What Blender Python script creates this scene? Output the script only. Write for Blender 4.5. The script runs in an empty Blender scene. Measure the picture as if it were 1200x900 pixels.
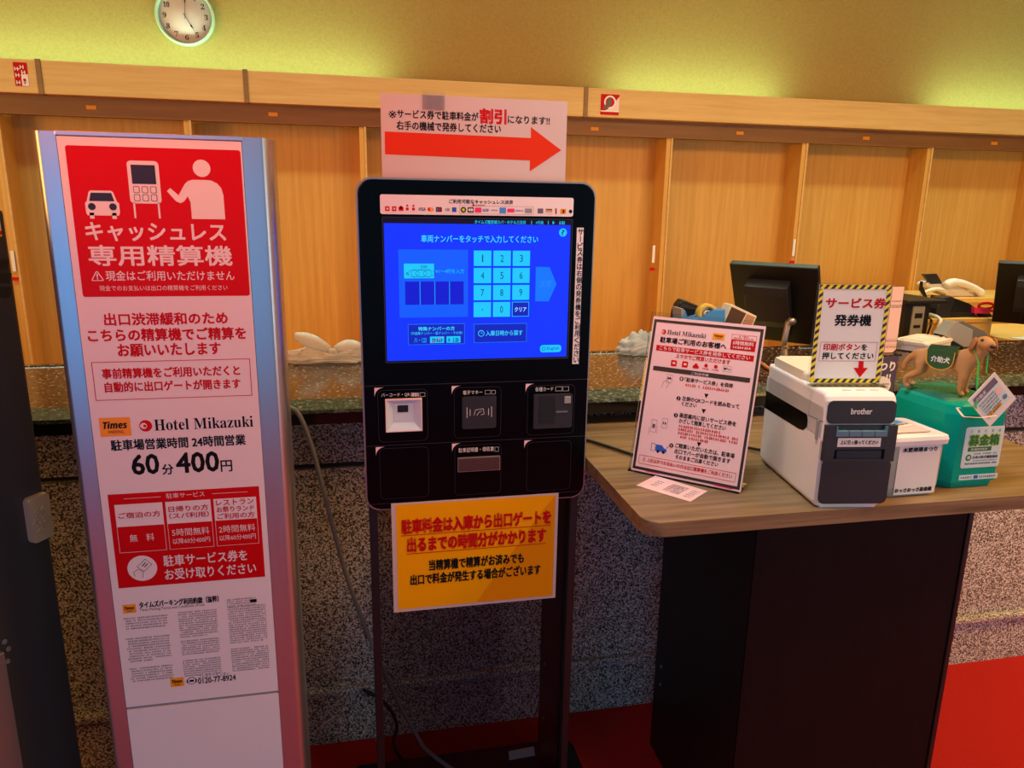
import bpy, bmesh, math, random
from mathutils import Vector, Matrix
random.seed(7)
SC = bpy.context.scene
COL = SC.collection
PI = math.pi

# ------------------------------------------------------------------ camera
FPX, YAW, PITCH, ROLL = 857.0, 0.2065575, 0.2339682, -0.0154792
CAM = Vector((0, 0, 1.45))
cy, sy, cp, sp = math.cos(YAW), math.sin(YAW), math.cos(PITCH), math.sin(PITCH)
_f = Vector((sy*cp, cy*cp, -sp)); _r = Vector((cy, -sy, 0)); _d = _f.cross(_r)
cr, sr = math.cos(ROLL), math.sin(ROLL)
_r2 = _r*cr + _d*sr; _d2 = _d*cr - _r*sr
camd = bpy.data.cameras.new('camera'); cam = bpy.data.objects.new('camera', camd); COL.objects.link(cam)
camd.sensor_width = 36; camd.lens = 36*FPX/1200; camd.clip_start = .02
cam.matrix_world = Matrix(((_r2.x, -_d2.x, -_f.x, CAM.x), (_r2.y, -_d2.y, -_f.y, CAM.y), (_r2.z, -_d2.z, -_f.z, CAM.z), (0, 0, 0, 1)))
SC.camera = cam
SC.view_settings.view_transform = 'Standard'; SC.view_settings.look = 'None'
SC.view_settings.gamma = 1; SC.view_settings.use_curve_mapping = False
SC.view_settings.exposure = 0.0

# ------------------------------------------------------------------ light
def lin(c): return tuple((x/12.92 if x <= .04045 else ((x+.055)/1.055)**2.4) for x in (k/255 for k in c))
W = bpy.data.worlds.new('lobby_ambience'); SC.world = W; W.use_nodes = True
W.node_tree.nodes['Background'].inputs[0].default_value = (*lin((110, 220, 250)), 1)
W.node_tree.nodes['Background'].inputs[1].default_value = .4
def area(name, loc, target, sx, sy_, power, col, spread=PI):
    l = bpy.data.lights.new(name, 'AREA'); l.shape = 'RECTANGLE'; l.size = sx; l.size_y = sy_
    l.energy = power; l.color = lin(col); l.spread = spread
    o = bpy.data.objects.new(name, l); COL.objects.link(o); o.location = loc
    d = Vector(target)-Vector(loc); o.rotation_euler = d.to_track_quat('-Z', 'Y').to_euler()
    return o
# a row of ceiling downlights over the staff side of the counter
area('counter_ceiling_light', (1.0, 3.0, 2.76), (1.0, 3.02, 0), 6.5, .10, 35, (230, 255, 220), 1.75)
# lobby ceiling lights: warm at the right, white over the table
area('lobby_ceiling_light', (2.5, .75, 2.74), (2.2, 1.2, 0), 1.2, .9, 84, (255, 192, 96))
area('table_downlight', (.35, 1.05, 2.74), (.95, 1.4, .92), .5, .4, 4.3, (252, 255, 248), 1.3)
area('rose_fill_light', (-1.0, .1, 2.35), (-.38, 1.3, 1.78), .8, .4, 3.4, (255, 104, 50), 1.05)  # added lamp, no visible source; reddens the upper totem panel
# daylight through the full-height glass entrance doors behind the viewer, left and right
area('entrance_daylight_left', (-2.0, -3.6, 1.02), (0, 1.5, .9), 3.2, 1.9, 26, (72, 174, 255))
area('entrance_daylight_right', (3.6, -2.6, 1.1), (2.2, 1.8, .3), 2.0, 1.8, 28, (246, 252, 255))
# unseen warm fill lamp added at the left
area('left_warm_fill', (-3.6, .4, 1.5), (0, 1.5, 1.0), 1.8, 1.6, 84, (255, 186, 92))
# fluorescent tubes hidden behind the cornice
for k, (x0, x1) in enumerate(((-1.9, .16), (1.30, 2.26), (3.2, 4.6))):
    area('cornice_tube_light', ((x0+x1)/2, 3.73, 1.985), ((x0+x1)/2, 3.84, 2.5), x1-x0, .04, 2.5*(x1-x0), (194, 255, 203), 2.6)

# ------------------------------------------------------------------ materials
def newmat(name):
    m = bpy.data.materials.new(name); m.use_nodes = True
    nt = m.node_tree; return m, nt, nt.nodes['Principled BSDF']
MATS = {}
def mat(name, col, rough=.5, metal=0.0, emit=0.0, spec=.5, alpha=1.0):
    if name in MATS: return MATS[name]
    m, nt, b = newmat(name)
    b.inputs['Base Color'].default_value = (*lin(col), 1); b.inputs['Roughness'].default_value = rough
    b.inputs['Metallic'].default_value = metal; b.inputs['Specular IOR Level'].default_value = spec
    if emit:
        b.inputs['Emission Color'].default_value = (*lin(col), 1); b.inputs['Emission Strength'].default_value = emit
        b.inputs['Base Color'].default_value = (.01, .01, .01, 1); b.inputs['Specular IOR Level'].default_value = .1
    else:
        n = nt.nodes.new('ShaderNodeTexNoise'); n.inputs['Scale'].default_value = 60; n.inputs['Detail'].default_value = 3
        r = nt.nodes.new('ShaderNodeMapRange'); r.inputs['To Min'].default_value = max(0, rough-.04); r.inputs['To Max'].default_value = min(1, rough+.04)
        nt.links.new(n.outputs[0], r.inputs[0]); nt.links.new(r.outputs[0], b.inputs['Roughness'])
    b.inputs['Alpha'].default_value = alpha
    MATS[name] = m; return m
def low_gloss(*names):
    for n in names: MATS[n].node_tree.nodes['Principled BSDF'].inputs['Specular IOR Level'].default_value = .12
def ramp(nt, stops):
    r = nt.nodes.new('ShaderNodeValToRGB'); e = r.color_ramp.elements
    while len(e) < len(stops): e.new(.5)
    for k, (p, c) in enumerate(stops): e[k].position = p; e[k].color = (*lin(c), 1)
    return r
def noise(nt, scale, vec=None, detail=4, rough=.6):
    n = nt.nodes.new('ShaderNodeTexNoise'); n.inputs['Scale'].default_value = scale
    n.inputs['Detail'].default_value = detail; n.inputs['Roughness'].default_value = rough
    if vec is not None: nt.links.new(vec, n.inputs['Vector'])
    return n
def coords(nt, sc=(1, 1, 1), rot=(0, 0, 0)):
    t = nt.nodes.new('ShaderNodeTexCoord'); m = nt.nodes.new('ShaderNodeMapping')
    m.inputs['Scale'].default_value = sc; m.inputs['Rotation'].default_value = rot
    nt.links.new(t.outputs['Object'], m.inputs[0]); return m.outputs[0]
def bump(nt, b, src, strength, dist=.002):
    k = nt.nodes.new('ShaderNodeBump'); k.inputs['Strength'].default_value = strength; k.inputs['Distance'].default_value = dist
    nt.links.new(src, k.inputs['Height']); nt.links.new(k.outputs[0], b.inputs['Normal'])
def wood(name, stops, sc, rough=.45, scale=9):
    m, nt, b = newmat(name)
    n = noise(nt, scale, coords(nt, sc), 6, .65); r = ramp(nt, stops)
    nt.links.new(n.outputs[0], r.inputs[0]); nt.links.new(r.outputs[0], b.inputs['Base Color'])
    b.inputs['Roughness'].default_value = rough; bump(nt, b, n.outputs[0], .08)
    MATS[name] = m; return m
def granite(name, stops, rough, scale=170, spec=.5):
    m, nt, b = newmat(name)
    c = coords(nt); n = noise(nt, scale, c, 3, .7); r = ramp(nt, stops)
    nt.links.new(n.outputs[0], r.inputs[0])
    nt.links.new(r.outputs[0], b.inputs['Base Color']); b.inputs['Roughness'].default_value = rough
    b.inputs['Specular IOR Level'].default_value = spec
    MATS[name] = m; return m
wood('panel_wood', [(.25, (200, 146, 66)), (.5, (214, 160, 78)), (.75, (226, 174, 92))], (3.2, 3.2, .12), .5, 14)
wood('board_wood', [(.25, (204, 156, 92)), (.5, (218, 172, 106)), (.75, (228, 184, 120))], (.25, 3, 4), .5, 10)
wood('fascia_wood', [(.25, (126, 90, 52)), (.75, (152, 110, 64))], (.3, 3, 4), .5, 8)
wood('table_wood', [(.28, (96, 78, 54)), (.5, (132, 108, 78)), (.72, (160, 134, 98))], (.22, 5, 5), .34, 12)
wood('table_base_laminate', [(.3, (17, 8, 8)), (.7, (24, 12, 11))], (3, 3, .3), .6, 10)
MATS['table_base_laminate'].node_tree.nodes['Principled BSDF'].inputs['Specular IOR Level'].default_value = .15
wood('desk_wood', [(.25, (222, 176, 92)), (.75, (238, 200, 124))], (.3, 3, 3), .4, 10)
granite('granite_brown', [(.40, (34, 30, 26)), (.46, (112, 106, 96)), (.51, (186, 178, 166)), (.60, (240, 234, 226))], .3, 205)
granite('granite_black', [(.38, (30, 22, 18)), (.52, (62, 42, 30)), (.60, (112, 80, 58)), (.66, (210, 200, 186))], .17, 90, .7)
granite('granite_edge_reflection_tint', [(.38, (30, 36, 33)), (.52, (66, 76, 69)), (.64, (106, 116, 106)), (.72, (180, 188, 178))], .2, 90, .6)  # green-grey tint paints the polished bevel's reflection into its colour
granite('granite_dark', [(.4, (10, 9, 9)), (.6, (24, 20, 20))], .1, 90, .5)
def carpet():
    m, nt, b = newmat('red_carpet'); n = noise(nt, 420, coords(nt), 3, .7)
    r = ramp(nt, [(.3, (140, 10, 7)), (.55, (202, 24, 16)), (.75, (234, 52, 34))])
    nt.links.new(n.outputs[0], r.inputs[0]); nt.links.new(r.outputs[0], b.inputs['Base Color'])
    b.inputs['Roughness'].default_value = .95; bump(nt, b, n.outputs[0], .7, .004); MATS['red_carpet'] = m
carpet()
def plaster():
    m, nt, b = newmat('wall_cloth'); n = noise(nt, 90, coords(nt), 4, .7)
    r = ramp(nt, [(.3, (186, 158, 88)), (.7, (200, 174, 102))])
    nt.links.new(n.outputs[0], r.inputs[0]); nt.links.new(r.outputs[0], b.inputs['Base Color'])
    b.inputs['Roughness'].default_value = .85; bump(nt, b, n.outputs[0], .15, .002); MATS['wall_cloth'] = m
plaster()
def brushed(name, col, rough=.32):
    m, nt, b = newmat(name); n = noise(nt, 40, coords(nt, (8, 8, .1)), 3, .6)
    r = nt.nodes.new('ShaderNodeMapRange'); r.inputs['To Min'].default_value = rough-.07; r.inputs['To Max'].default_value = rough+.07
    nt.links.new(n.outputs[0], r.inputs[0]); nt.links.new(r.outputs[0], b.inputs['Roughness'])
    b.inputs['Base Color'].default_value = (*lin(col), 1); b.inputs['Metallic'].default_value = .9; MATS[name] = m
brushed('aluminium', (196, 196, 204))
def clear(name, tint, opac, rough=.03, ior=1.45):
    m, nt, b = newmat(name); nt.nodes.remove(b); out = nt.nodes['Material Output']
    t = nt.nodes.new('ShaderNodeBsdfTransparent'); t.inputs[0].default_value = (*lin(tint), 1)
    g = nt.nodes.new('ShaderNodeBsdfGlossy'); g.inputs['Roughness'].default_value = rough
    fr = nt.nodes.new('ShaderNodeFresnel'); fr.inputs[0].default_value = ior
    mx = nt.nodes.new('ShaderNodeMixShader'); nt.links.new(fr.outputs[0], mx.inputs[0])
    nt.links.new(t.outputs[0], mx.inputs[1]); nt.links.new(g.outputs[0], mx.inputs[2])
    last = mx.outputs[0]
    if opac:
        df = nt.nodes.new('ShaderNodeBsdfDiffuse'); df.inputs[0].default_value = (.9, .9, .9, 1)
        n = noise(nt, 30, coords(nt), 3, .6)
        tr = nt.nodes.new('ShaderNodeBsdfTranslucent'); tr.inputs[0].default_value = (.9, .9, .9, 1)
        ad = nt.nodes.new('ShaderNodeMixShader'); ad.inputs[0].default_value = .35
        nt.links.new(df.outputs[0], ad.inputs[1]); nt.links.new(tr.outputs[0], ad.inputs[2])
        m2 = nt.nodes.new('ShaderNodeMixShader')
        mr = nt.nodes.new('ShaderNodeMapRange'); mr.inputs['To Min'].default_value = max(0, opac-.1); mr.inputs['To Max'].default_value = min(1, opac+.1)
        nt.links.new(n.outputs[0], mr.inputs[0]); nt.links.new(mr.outputs[0], m2.inputs[0])
        nt.links.new(last, m2.inputs[1]); nt.links.new(ad.outputs[0], m2.inputs[2]); last = m2.outputs[0]
    nt.links.new(last, out.inputs[0]); MATS[name] = m
clear('acrylic', (246, 250, 246), 0)
clear('smoked_acrylic', (214, 210, 214), 0, .03, 1.18)
clear('frosted_plastic', (235, 228, 222), .55, .2)
clear('thin_bag_plastic', (246, 246, 244), .72, .2)
clear('sticky_tape', (250, 246, 240), .12, .15)
clear('teal_plastic_gloss', (0, 140, 120), 0)
mat('white', (238, 232, 232), .45); mat('print_white', (240, 228, 230), .4); mat('paper', (236, 230, 228), .6)
mat('notice_paper', (204, 182, 178), .5); mat('red', (206, 6, 14), .4); mat('print_red', (196, 8, 18), .45); mat('arrow_red', (214, 52, 24), .5)
mat('ink', (22, 18, 22), .5); mat('ink_navy', (24, 26, 60), .5); mat('grey_ink', (96, 84, 88), .5)
mat('yellow', (246, 170, 0), .45); mat('amber', (232, 146, 0), .45); mat('logo_orange', (255, 160, 0), .45)
mat('gloss_black', (4, 3, 8), .25, 0, 0, .12); mat('black', (14, 13, 15), .45); mat('charcoal', (38, 36, 42), .42)
mat('seam', (34, 30, 38), .5); mat('dark_grey', (52, 50, 56), .45); mat('silver_rim', (176, 162, 166), .3, .6)
mat('cabinet_grey', (52, 55, 60), .42); mat('grey_plastic', (150, 150, 154), .45); mat('mid_grey', (108, 110, 116), .45)
mat('pink_paper', (244, 200, 198), .55); mat('pale_pink', (244, 206, 208), .5); mat('hot_pink', (238, 40, 110), .5)
mat('teal', (0, 158, 138), .28); mat('teal_dark', (0, 112, 94), .3); mat('teal_grass', (24, 112, 92), .6)
mat('pale_blue', (206, 226, 236), .5); mat('flap_blue', (92, 128, 148), .4); mat('deep_blue', (24, 34, 48), .4)
mat('print_blue', (30, 90, 190), .5); mat('sky_blue', (70, 150, 230), .4); mat('dispenser_blue', (60, 140, 220), .35)
mat('tape_yellow', (226, 190, 84), .35); mat('dog_fur', (190, 136, 84), .75); mat('dog_ear', (164, 108, 62), .8); mat('vest_green', (34, 84, 46), .6)
mat('trim_yellow', (226, 168, 20), .5); mat('ribbon_green', (28, 176, 76), .4); mat('lime', (196, 220, 40), .5)
mat('leaf_green', (24, 110, 48), .5); mat('hazard_yellow', (246, 216, 0), .45); mat('hazard_dark', (40, 34, 44), .5)
mat('purple', (74, 56, 86), .5); mat('brushed_brass', (186, 180, 158), .4, .25); mat('cream', (236, 226, 206), .4)
mat('speaker_brown', (84, 58, 42), .7); mat('speaker_side', (196, 140, 108), .5); mat('orange_wood', (200, 116, 44), .5)
mat('cord_grey', (150, 146, 144), .5); mat('tag_orange', (240, 160, 20), .5); mat('brown_slot', (72, 44, 38), .5)
mat('violet_grey', (110, 92, 120), .5); mat('bright_yellow', (250, 224, 40), .5); mat('clock_face', (238, 208, 210), .5); mat('clock_rim', (206, 232, 206), .3)
mat('skin_nose', (28, 20, 20), .4); mat('ceiling_white', (214, 206, 184), .9); mat('side_wall', (206, 178, 130), .9)
low_gloss('red', 'print_red', 'arrow_red', 'yellow', 'amber', 'ink', 'teal')
mat('screen_blue', (0, 52, 255), emit=1.0); mat('screen_panel', (0, 92, 255), emit=1.0); mat('screen_slot', (0, 26, 214), emit=.95)
mat('screen_cyan', (20, 200, 255), emit=1.0); mat('screen_cyan_text', (60, 220, 255), emit=1.0); mat('screen_arrow', (0, 118, 255), emit=1.0)
mat('screen_dim', (30, 140, 255), emit=1.0); mat('screen_ink', (0, 70, 150), emit=.8); mat('screen_dark', (2, 4, 36), emit=.8)
mat('screen_navy', (0, 38, 200), emit=.9); mat('screen_red', (230, 40, 60), emit=.9); mat('screen_white', (190, 240, 255), emit=1.0)

# ------------------------------------------------------------------ helpers
WM = {}
def emp(name, loc, label, cat, group=None, rz=0, kind=None):
    o = bpy.data.objects.new(name, None); COL.objects.link(o); o.empty_display_size = .05
    o.location = loc; o.rotation_euler = (0, 0, rz); WM[o.name] = Matrix.Translation(Vector(loc)) @ Matrix.Rotation(rz, 4, 'Z')
    tag(o, label, cat, group, kind); return o
def tag(o, label=None, cat=None, group=None, kind=None):
    if label: o['label'] = label
    if cat: o['category'] = cat
    if group: o['group'] = group
    if kind: o['kind'] = kind
    return o
def rr(u0, u1, v0, v1, r, n=5):
    r = min(r, (u1-u0)/2, (v1-v0)/2); p = []
    for cx, cy_, a in ((u1-r, v0+r, -PI/2), (u1-r, v1-r, 0), (u0+r, v1-r, PI/2), (u0+r, v0+r, PI)):
        for k in range(n+1):
            t = a+PI/2*k/n; p.append((cx+r*math.cos(t), cy_+r*math.sin(t)))
    return p
def circ(c, r, n=24, a0=0, a1=2*PI): return [(c[0]+r*math.cos(a0+(a1-a0)*k/n), c[1]+r*math.sin(a0+(a1-a0)*k/n)) for k in range(n if a1-a0 > 6.28 else n+1)]
XZ = Matrix(((1, 0, 0, 0), (0, 0, -1, 0), (0, 1, 0, 0), (0, 0, 0, 1)))          # 2-D shape stands up, extrudes towards -Y
XZb = Matrix(((1, 0, 0, 0), (0, 0, 1, 0), (0, 1, 0, 0), (0, 0, 0, 1)))
YZ = Matrix(((0, 0, 1, 0), (1, 0, 0, 0), (0, 1, 0, 0), (0, 0, 0, 1)))            # 2-D (y, z), extrudes along +X
def T(x, y, z): return Matrix.Translation((x, y, z))
def RZ(a): return Matrix.Rotation(a, 4, 'Z')
def RX(a): return Matrix.Rotation(a, 4, 'X')
def RY(a): return Matrix.Rotation(a, 4, 'Y')
class MB:
    def __init__(s, *mats): s.bm = bmesh.new(); s.mats = list(mats)
    def take(s, b, mi=0, M=None, smooth=False):
        if M is not None: b.transform(M)
        if mi not in s.mats and isinstance(mi, str): s.mats.append(mi)
        i = s.mats.index(mi) if isinstance(mi, str) else mi
        vm = {v: s.bm.verts.new(v.co) for v in b.verts}
        for f in b.faces:
            try: g = s.bm.faces.new([vm[v] for v in f.verts])
            except ValueError: continue
            g.material_index = i; g.smooth = smooth or f.smooth
        b.free(); return s
    def box(s, x0, x1, y0, y1, z0, z1, mi=0, bev=0, M=None, seg=2):
        b = bmesh.new(); bmesh.ops.create_cube(b, size=1)
        b.transform(T((x0+x1)/2, (y0+y1)/2, (z0+z1)/2) @ Matrix.Diagonal((x1-x0, y1-y0, z1-z0, 1)))
        if bev: bmesh.ops.bevel(b, geom=list(b.edges), offset=bev, segments=seg, affect='EDGES', profile=.5)
        return s.take(b, mi, M)
    def prism(s, pts, h, mi=0, M=None, bev=0, seg=2, smooth=False):
        b = bmesh.new(); n = len(pts)
        lo = [b.verts.new((x, y, 0)) for x, y in pts]; hi = [b.verts.new((x, y, h)) for x, y in pts]
        b.faces.new(lo[::-1]); top = b.faces.new(hi)
        for k in range(n):
            f = b.faces.new((lo[k], lo[(k+1) % n], hi[(k+1) % n], hi[k])); f.smooth = smooth
        if bev:
            es = [e for e in b.edges if abs(e.verts[0].co.z-e.verts[1].co.z) < 1e-9]
            bmesh.ops.bevel(b, geom=es, offset=bev, segments=seg, affect='EDGES', profile=.5)
        bmesh.ops.recalc_face_normals(b, faces=b.faces)
        return s.take(b, mi, M)
    def ring(s, outer, inner, h, mi=0, M=None):
        b = bmesh.new(); n = len(outer)
        v = [[b.verts.new((x, y, z)) for x, y in L] for L in (outer, inner) for z in (0, h)]
        for k in range(n):
            j = (k+1) % n
            for a, c in ((0, 1), (3, 2), (1, 3), (2, 0)): b.faces.new((v[a][k], v[a][j], v[c][j], v[c][k]))
        bmesh.ops.recalc_face_normals(b, faces=b.faces)
        return s.take(b, mi, M)
    def tube(s, path, r, mi=0, n=8, M=None, smoothpath=0):
        P = [Vector(p) for p in path]
        for _ in range(smoothpath):
            Q = [P[0]]
            for a, c in zip(P, P[1:]): Q += [a*.75+c*.25, a*.25+c*.75]
            P = Q+[P[-1]]
        b = bmesh.new(); rings = []; ref = Vector((.31, .17, .93))
        for k, p in enumerate(P):
            t = (P[min(k+1, len(P)-1)]-P[max(k-1, 0)]).normalized()
            a = t.cross(ref)
            if a.length < 1e-3: a = t.cross(Vector((1, 0, 0)))
            a.normalize(); c = t.cross(a); rk = r[k*(len(r)-1)//max(1, len(P)-1)] if isinstance(r, (list, tuple)) else r
            rings.append([b.verts.new(p+(a*math.cos(2*PI*i/n)+c*math.sin(2*PI*i/n))*rk) for i in range(n)])
        for A, B in zip(rings, rings[1:]):
            for i in range(n): f = b.faces.new((A[i], A[(i+1) % n], B[(i+1) % n], B[i])); f.smooth = True
        b.faces.new(rings[0]); b.faces.new(rings[-1])
        bmesh.ops.recalc_face_normals(b, faces=b.faces)
        return s.take(b, mi, M)
    def lathe(s, prof, mi=0, n=32, M=None, cap=True):
        b = bmesh.new(); rings = [[b.verts.new((r*math.cos(2*PI*i/n), r*math.sin(2*PI*i/n), z)) for i in range(n)] for r, z in prof]
        for A, B in zip(rings, rings[1:]):
            for i in range(n): f = b.faces.new((A[i], A[(i+1) % n], B[(i+1) % n], B[i])); f.smooth = True
        if cap: b.faces.new(rings[0]); b.faces.new(rings[-1])
        bmesh.ops.recalc_face_normals(b, faces=b.faces)
        return s.take(b, mi, M)
    def loft(s, loops, mi=0, M=None, smooth=False, cap=True):
        b = bmesh.new(); R = [[b.verts.new(p) for p in L] for L in loops]; n = len(R[0])
        for A, B in zip(R, R[1:]):
            for i in range(n): f = b.faces.new((A[i], A[(i+1) % n], B[(i+1) % n], B[i])); f.smooth = smooth
        if cap: b.faces.new(R[0]); b.faces.new(R[-1])
        bmesh.ops.recalc_face_normals(b, faces=b.faces)
        return s.take(b, mi, M)
    def build(s, name, parent=None, local=False):
        me = bpy.data.meshes.new(name)
        pm = WM[parent.name] if parent is not None else Matrix()
        if parent is not None and not local: s.bm.transform(pm.inverted())
        s.bm.to_mesh(me); s.bm.free()
        for m in s.mats: me.materials.append(MATS[m])
        o = bpy.data.objects.new(name, me); COL.objects.link(o); WM[o.name] = pm.copy()
        if parent is not None: o.parent = parent
        return o

# ------------------------------------------------------------------ print on flat things
_tc = bpy.data.curves.new('lettering_source', 'FONT'); _tc.resolution_u = 2; _tc.size = 1
_to = bpy.data.objects.new('lettering_source', _tc); COL.objects.link(_to)
_cache = {}
def glyphs(s):
    if s not in _cache:
        _tc.body = s; bpy.context.view_layer.update()
        me = bpy.data.meshes.new_from_object(_to.evaluated_get(bpy.context.evaluated_depsgraph_get()))
        vs = [(v.co.x, v.co.y) for v in me.vertices]; fs = [tuple(p.vertices) for p in me.polygons]
        bpy.data.meshes.remove(me)
        xs = [v[0] for v in vs]; ys = [v[1] for v in vs]
        _cache[s] = (vs, fs, min(xs), max(xs), min(ys), max(ys))
    return _cache[s]
def ray(x, y): return (_r2*((x-600)/FPX)+_d2*((y-450)/FPX)+_f)
def onY(x, y, Y): d = ray(x, y); return CAM+d*((Y-CAM.y)/d.y)
def onZ(x, y, Z): d = ray(x, y); return CAM+d*((Z-CAM.z)/d.z)
def onX(x, y, X): d = ray(x, y); return CAM+d*((X-CAM.x)/d.x)
LAY = .00028
class Art:
    """flat print on a plane: O origin, u right, v up (world space)"""
    def __init__(s, O, u, v):
        s.O, s.u, s.v = Vector(O), Vector(u).normalized(), Vector(v).normalized(); s.n = s.u.cross(s.v).normalized()
        s.bm = bmesh.new(); s.mats = []
    def px(s, x, y):
        d = ray(x, y); k = (s.O-CAM).dot(s.n)/d.dot(s.n); p = CAM+d*k-s.O
        return (p.dot(s.u), p.dot(s.v))
    def mi(s, m):
        if m not in s.mats: s.mats.append(m)
        return s.mats.index(m)
    def W(s, q, l): return s.O+s.u*q[0]+s.v*q[1]+s.n*(LAY*l)
    def poly(s, pts, m, l=1):
        f = s.bm.faces.new([s.bm.verts.new(s.W(q, l)) for q in pts]); f.material_index = s.mi(m)
        if f.calc_area() and (f.normal_update() or f.normal.dot(s.n) < 0): f.normal_flip()
    def ppoly(s, pts, m, l=1): s.poly([s.px(*p) for p in pts], m, l)
    def rect(s, a, b, m, l=1, r=0):
        """a, b: two opposite corners (pixels of the photograph unprojected on the plane)"""
        a, b = s.px(*a), s.px(*b); s.urect(a, b, m, l, r)
    def urect(s, a, b, m, l=1, r=0):
        u0, u1, v0, v1 = min(a[0], b[0]), max(a[0], b[0]), min(a[1], b[1]), max(a[1], b[1])
        s.poly(rr(u0, u1, v0, v1, r) if r else [(u0, v0), (u1, v0), (u1, v1), (u0, v1)], m, l)
    def uframe(s, a, b, t, m, l=1):
        u0, u1, v0, v1 = min(a[0], b[0]), max(a[0], b[0]), min(a[1], b[1]), max(a[1], b[1])
        for q in (((u0, v0), (u1, v0+t)), ((u0, v1-t), (u1, v1)), ((u0, v0+t), (u0+t, v1-t)), ((u1-t, v0+t), (u1, v1-t))): s.urect(*q, m, l)
    def frame(s, a, b, t, m, l=1): s.uframe(s.px(*a), s.px(*b), t, m, l)
    def disc(s, c, r, m, l=1, n=24, k=1.0):
        q = s.px(*c); e = s.px(c[0]+r, c[1]); R = abs(e[0]-q[0])*k; s.poly(circ(q, R, n), m, l); return q, R
    def uline(s, pts, t, m, l=1):
        for a, b in zip(pts, pts[1:]):
            dx, dy = b[0]-a[0], b[1]-a[1]; L = math.hypot(dx, dy) or 1; nx, ny = -dy/L*t/2, dx/L*t/2
            s.poly([(a[0]+nx, a[1]+ny), (b[0]+nx, b[1]+ny), (b[0]-nx, b[1]-ny), (a[0]-nx, a[1]-ny)], m, l)
    def line(s, pts, t, m, l=1): s.uline([s.px(*p) for p in pts], t, m, l)
    def utext(s, txt, u0, u1, v0, v1, m, l=2, bold=0, shear=0):
        vs, fs, x0, x1, y0, y1 = glyphs(txt)
        sx = (u1-u0)/max(1e-6, x1-x0); sy_ = (v1-v0)/max(1e-6, y1-y0); d = bold*min(abs(v1-v0), .08)
        for kk, (ox, oy) in enumerate(((0, 0),) if not bold else ((-d, -d), (d, -d), (-d, d), (d, d))):
            V = [s.bm.verts.new(s.W((u0+(x-x0)*sx+ox+shear*(y-y0)*sy_, v0+(y-y0)*sy_+oy), l+.13*kk)) for x, y in vs]
            for f in fs:
                try: g = s.bm.faces.new([V[i] for i in f]); g.material_index = s.mi(m)
                except ValueError: pass
    def text(s, txt, bl, br, h, m, l=2, bold=0, shear=0):
        """txt fitted over the base line bl..br with ink height h (pixels)"""
        a, b = s.px(*bl), s.px(*br); mx, my = (bl[0]+br[0])/2, (bl[1]+br[1])/2
        H = s.px(mx, my-h)[1]-s.px(mx, my)[1]; v0 = (a[1]+b[1])/2
        s.utext(txt, a[0], b[0], v0, v0+H, m, l, bold, shear)
    def udash(s, u0, u1, v, h, m, l=2, cell=None):
        """small print too fine to read: a broken row of marks"""
        c = cell or min(h*1.15, .0045); u = u0
        while u < u1-c*.3:
            w = c*random.uniform(.5, .9)
            k = random.random()
            if k < .6: s.urect((u, v), (min(u+w, u1), v+h*.38), m, l); s.urect((u+w*.2, v+h*.55), (min(u+w*.9, u1), v+h), m, l)
            elif k < .93: s.urect((u, v), (min(u+w*.5, u1), v+h), m, l); s.urect((u+w*.5, v+h*.3), (min(u+w, u1), v+h*.65), m, l)
            u += c
    def dash(s, bl, br, h, m, l=2):
        a, b = s.px(*bl), s.px(*br); mx, my = (bl[0]+br[0])/2, (bl[1]+br[1])/2
        H = s.px(mx, my-h)[1]-s.px(mx, my)[1]; s.udash(a[0], b[0], (a[1]+b[1])/2, H, m, l)
    def vtext(s, txt, top, bot, w, m, l=2, bold=0):
        a, b = s.px(*top), s.px(*bot); e = s.px(top[0]+w, top[1]); wd = abs(e[0]-a[0]); u0 = a[0]+wd*.03; n = len(txt); c = (a[1]-b[1])/n
        for k, ch in enumerate(txt):
            v1 = a[1]-c*k-c*.06; v0 = v1-c*.88
            if ch == 'ー': s.urect((u0+wd*.44, v0), (u0+wd*.56, v1), m, l); continue
            s.utext(ch, u0+wd*.1, u0+wd*.9, v0, v1, m, l, bold)
    def build(s, name, parent):
        me = bpy.data.meshes.new(name); s.bm.transform(WM[parent.name].inverted()); s.bm.to_mesh(me); s.bm.free()
        for m in s.mats: me.materials.append(MATS[m])
        o = bpy.data.objects.new(name, me); COL.objects.link(o); o.parent = parent; WM[o.name] = WM[parent.name].copy(); return o
    def times_logo(s, a, b, l=2):
        s.rect(a, b, 'logo_orange', l, .001); p, q = s.px(*a), s.px(*b); u0, u1, v0, v1 = p[0], q[0], q[1], p[1]; w, h = u1-u0, v1-v0
        s.utext('𝙏𝙞𝙢𝙚𝙨', u0+w*.12, u0+w*.88, v0+h*.42, v0+h*.8, 'ink', l+1, .02); s.utext('PARKING', u0+w*.27, u0+w*.76, v0+h*.16, v0+h*.32, 'ink', l+1)
    def moon_logo(s, c, r, l=2, bg='print_white'):
        q, R = s.disc(c, r, 'red', l); s.poly(circ((q[0]-R*.3, q[1]), R*.52), bg, l+1); s.poly(circ((q[0]-R*.12, q[1]), R*.24), 'red', l+2)
        s.poly(circ((q[0]-R*.62, q[1]+R*.02), R*.26, 12), bg, l+2)
UX, UZ = Vector((1, 0, 0)), Vector((0, 0, 1))

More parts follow.
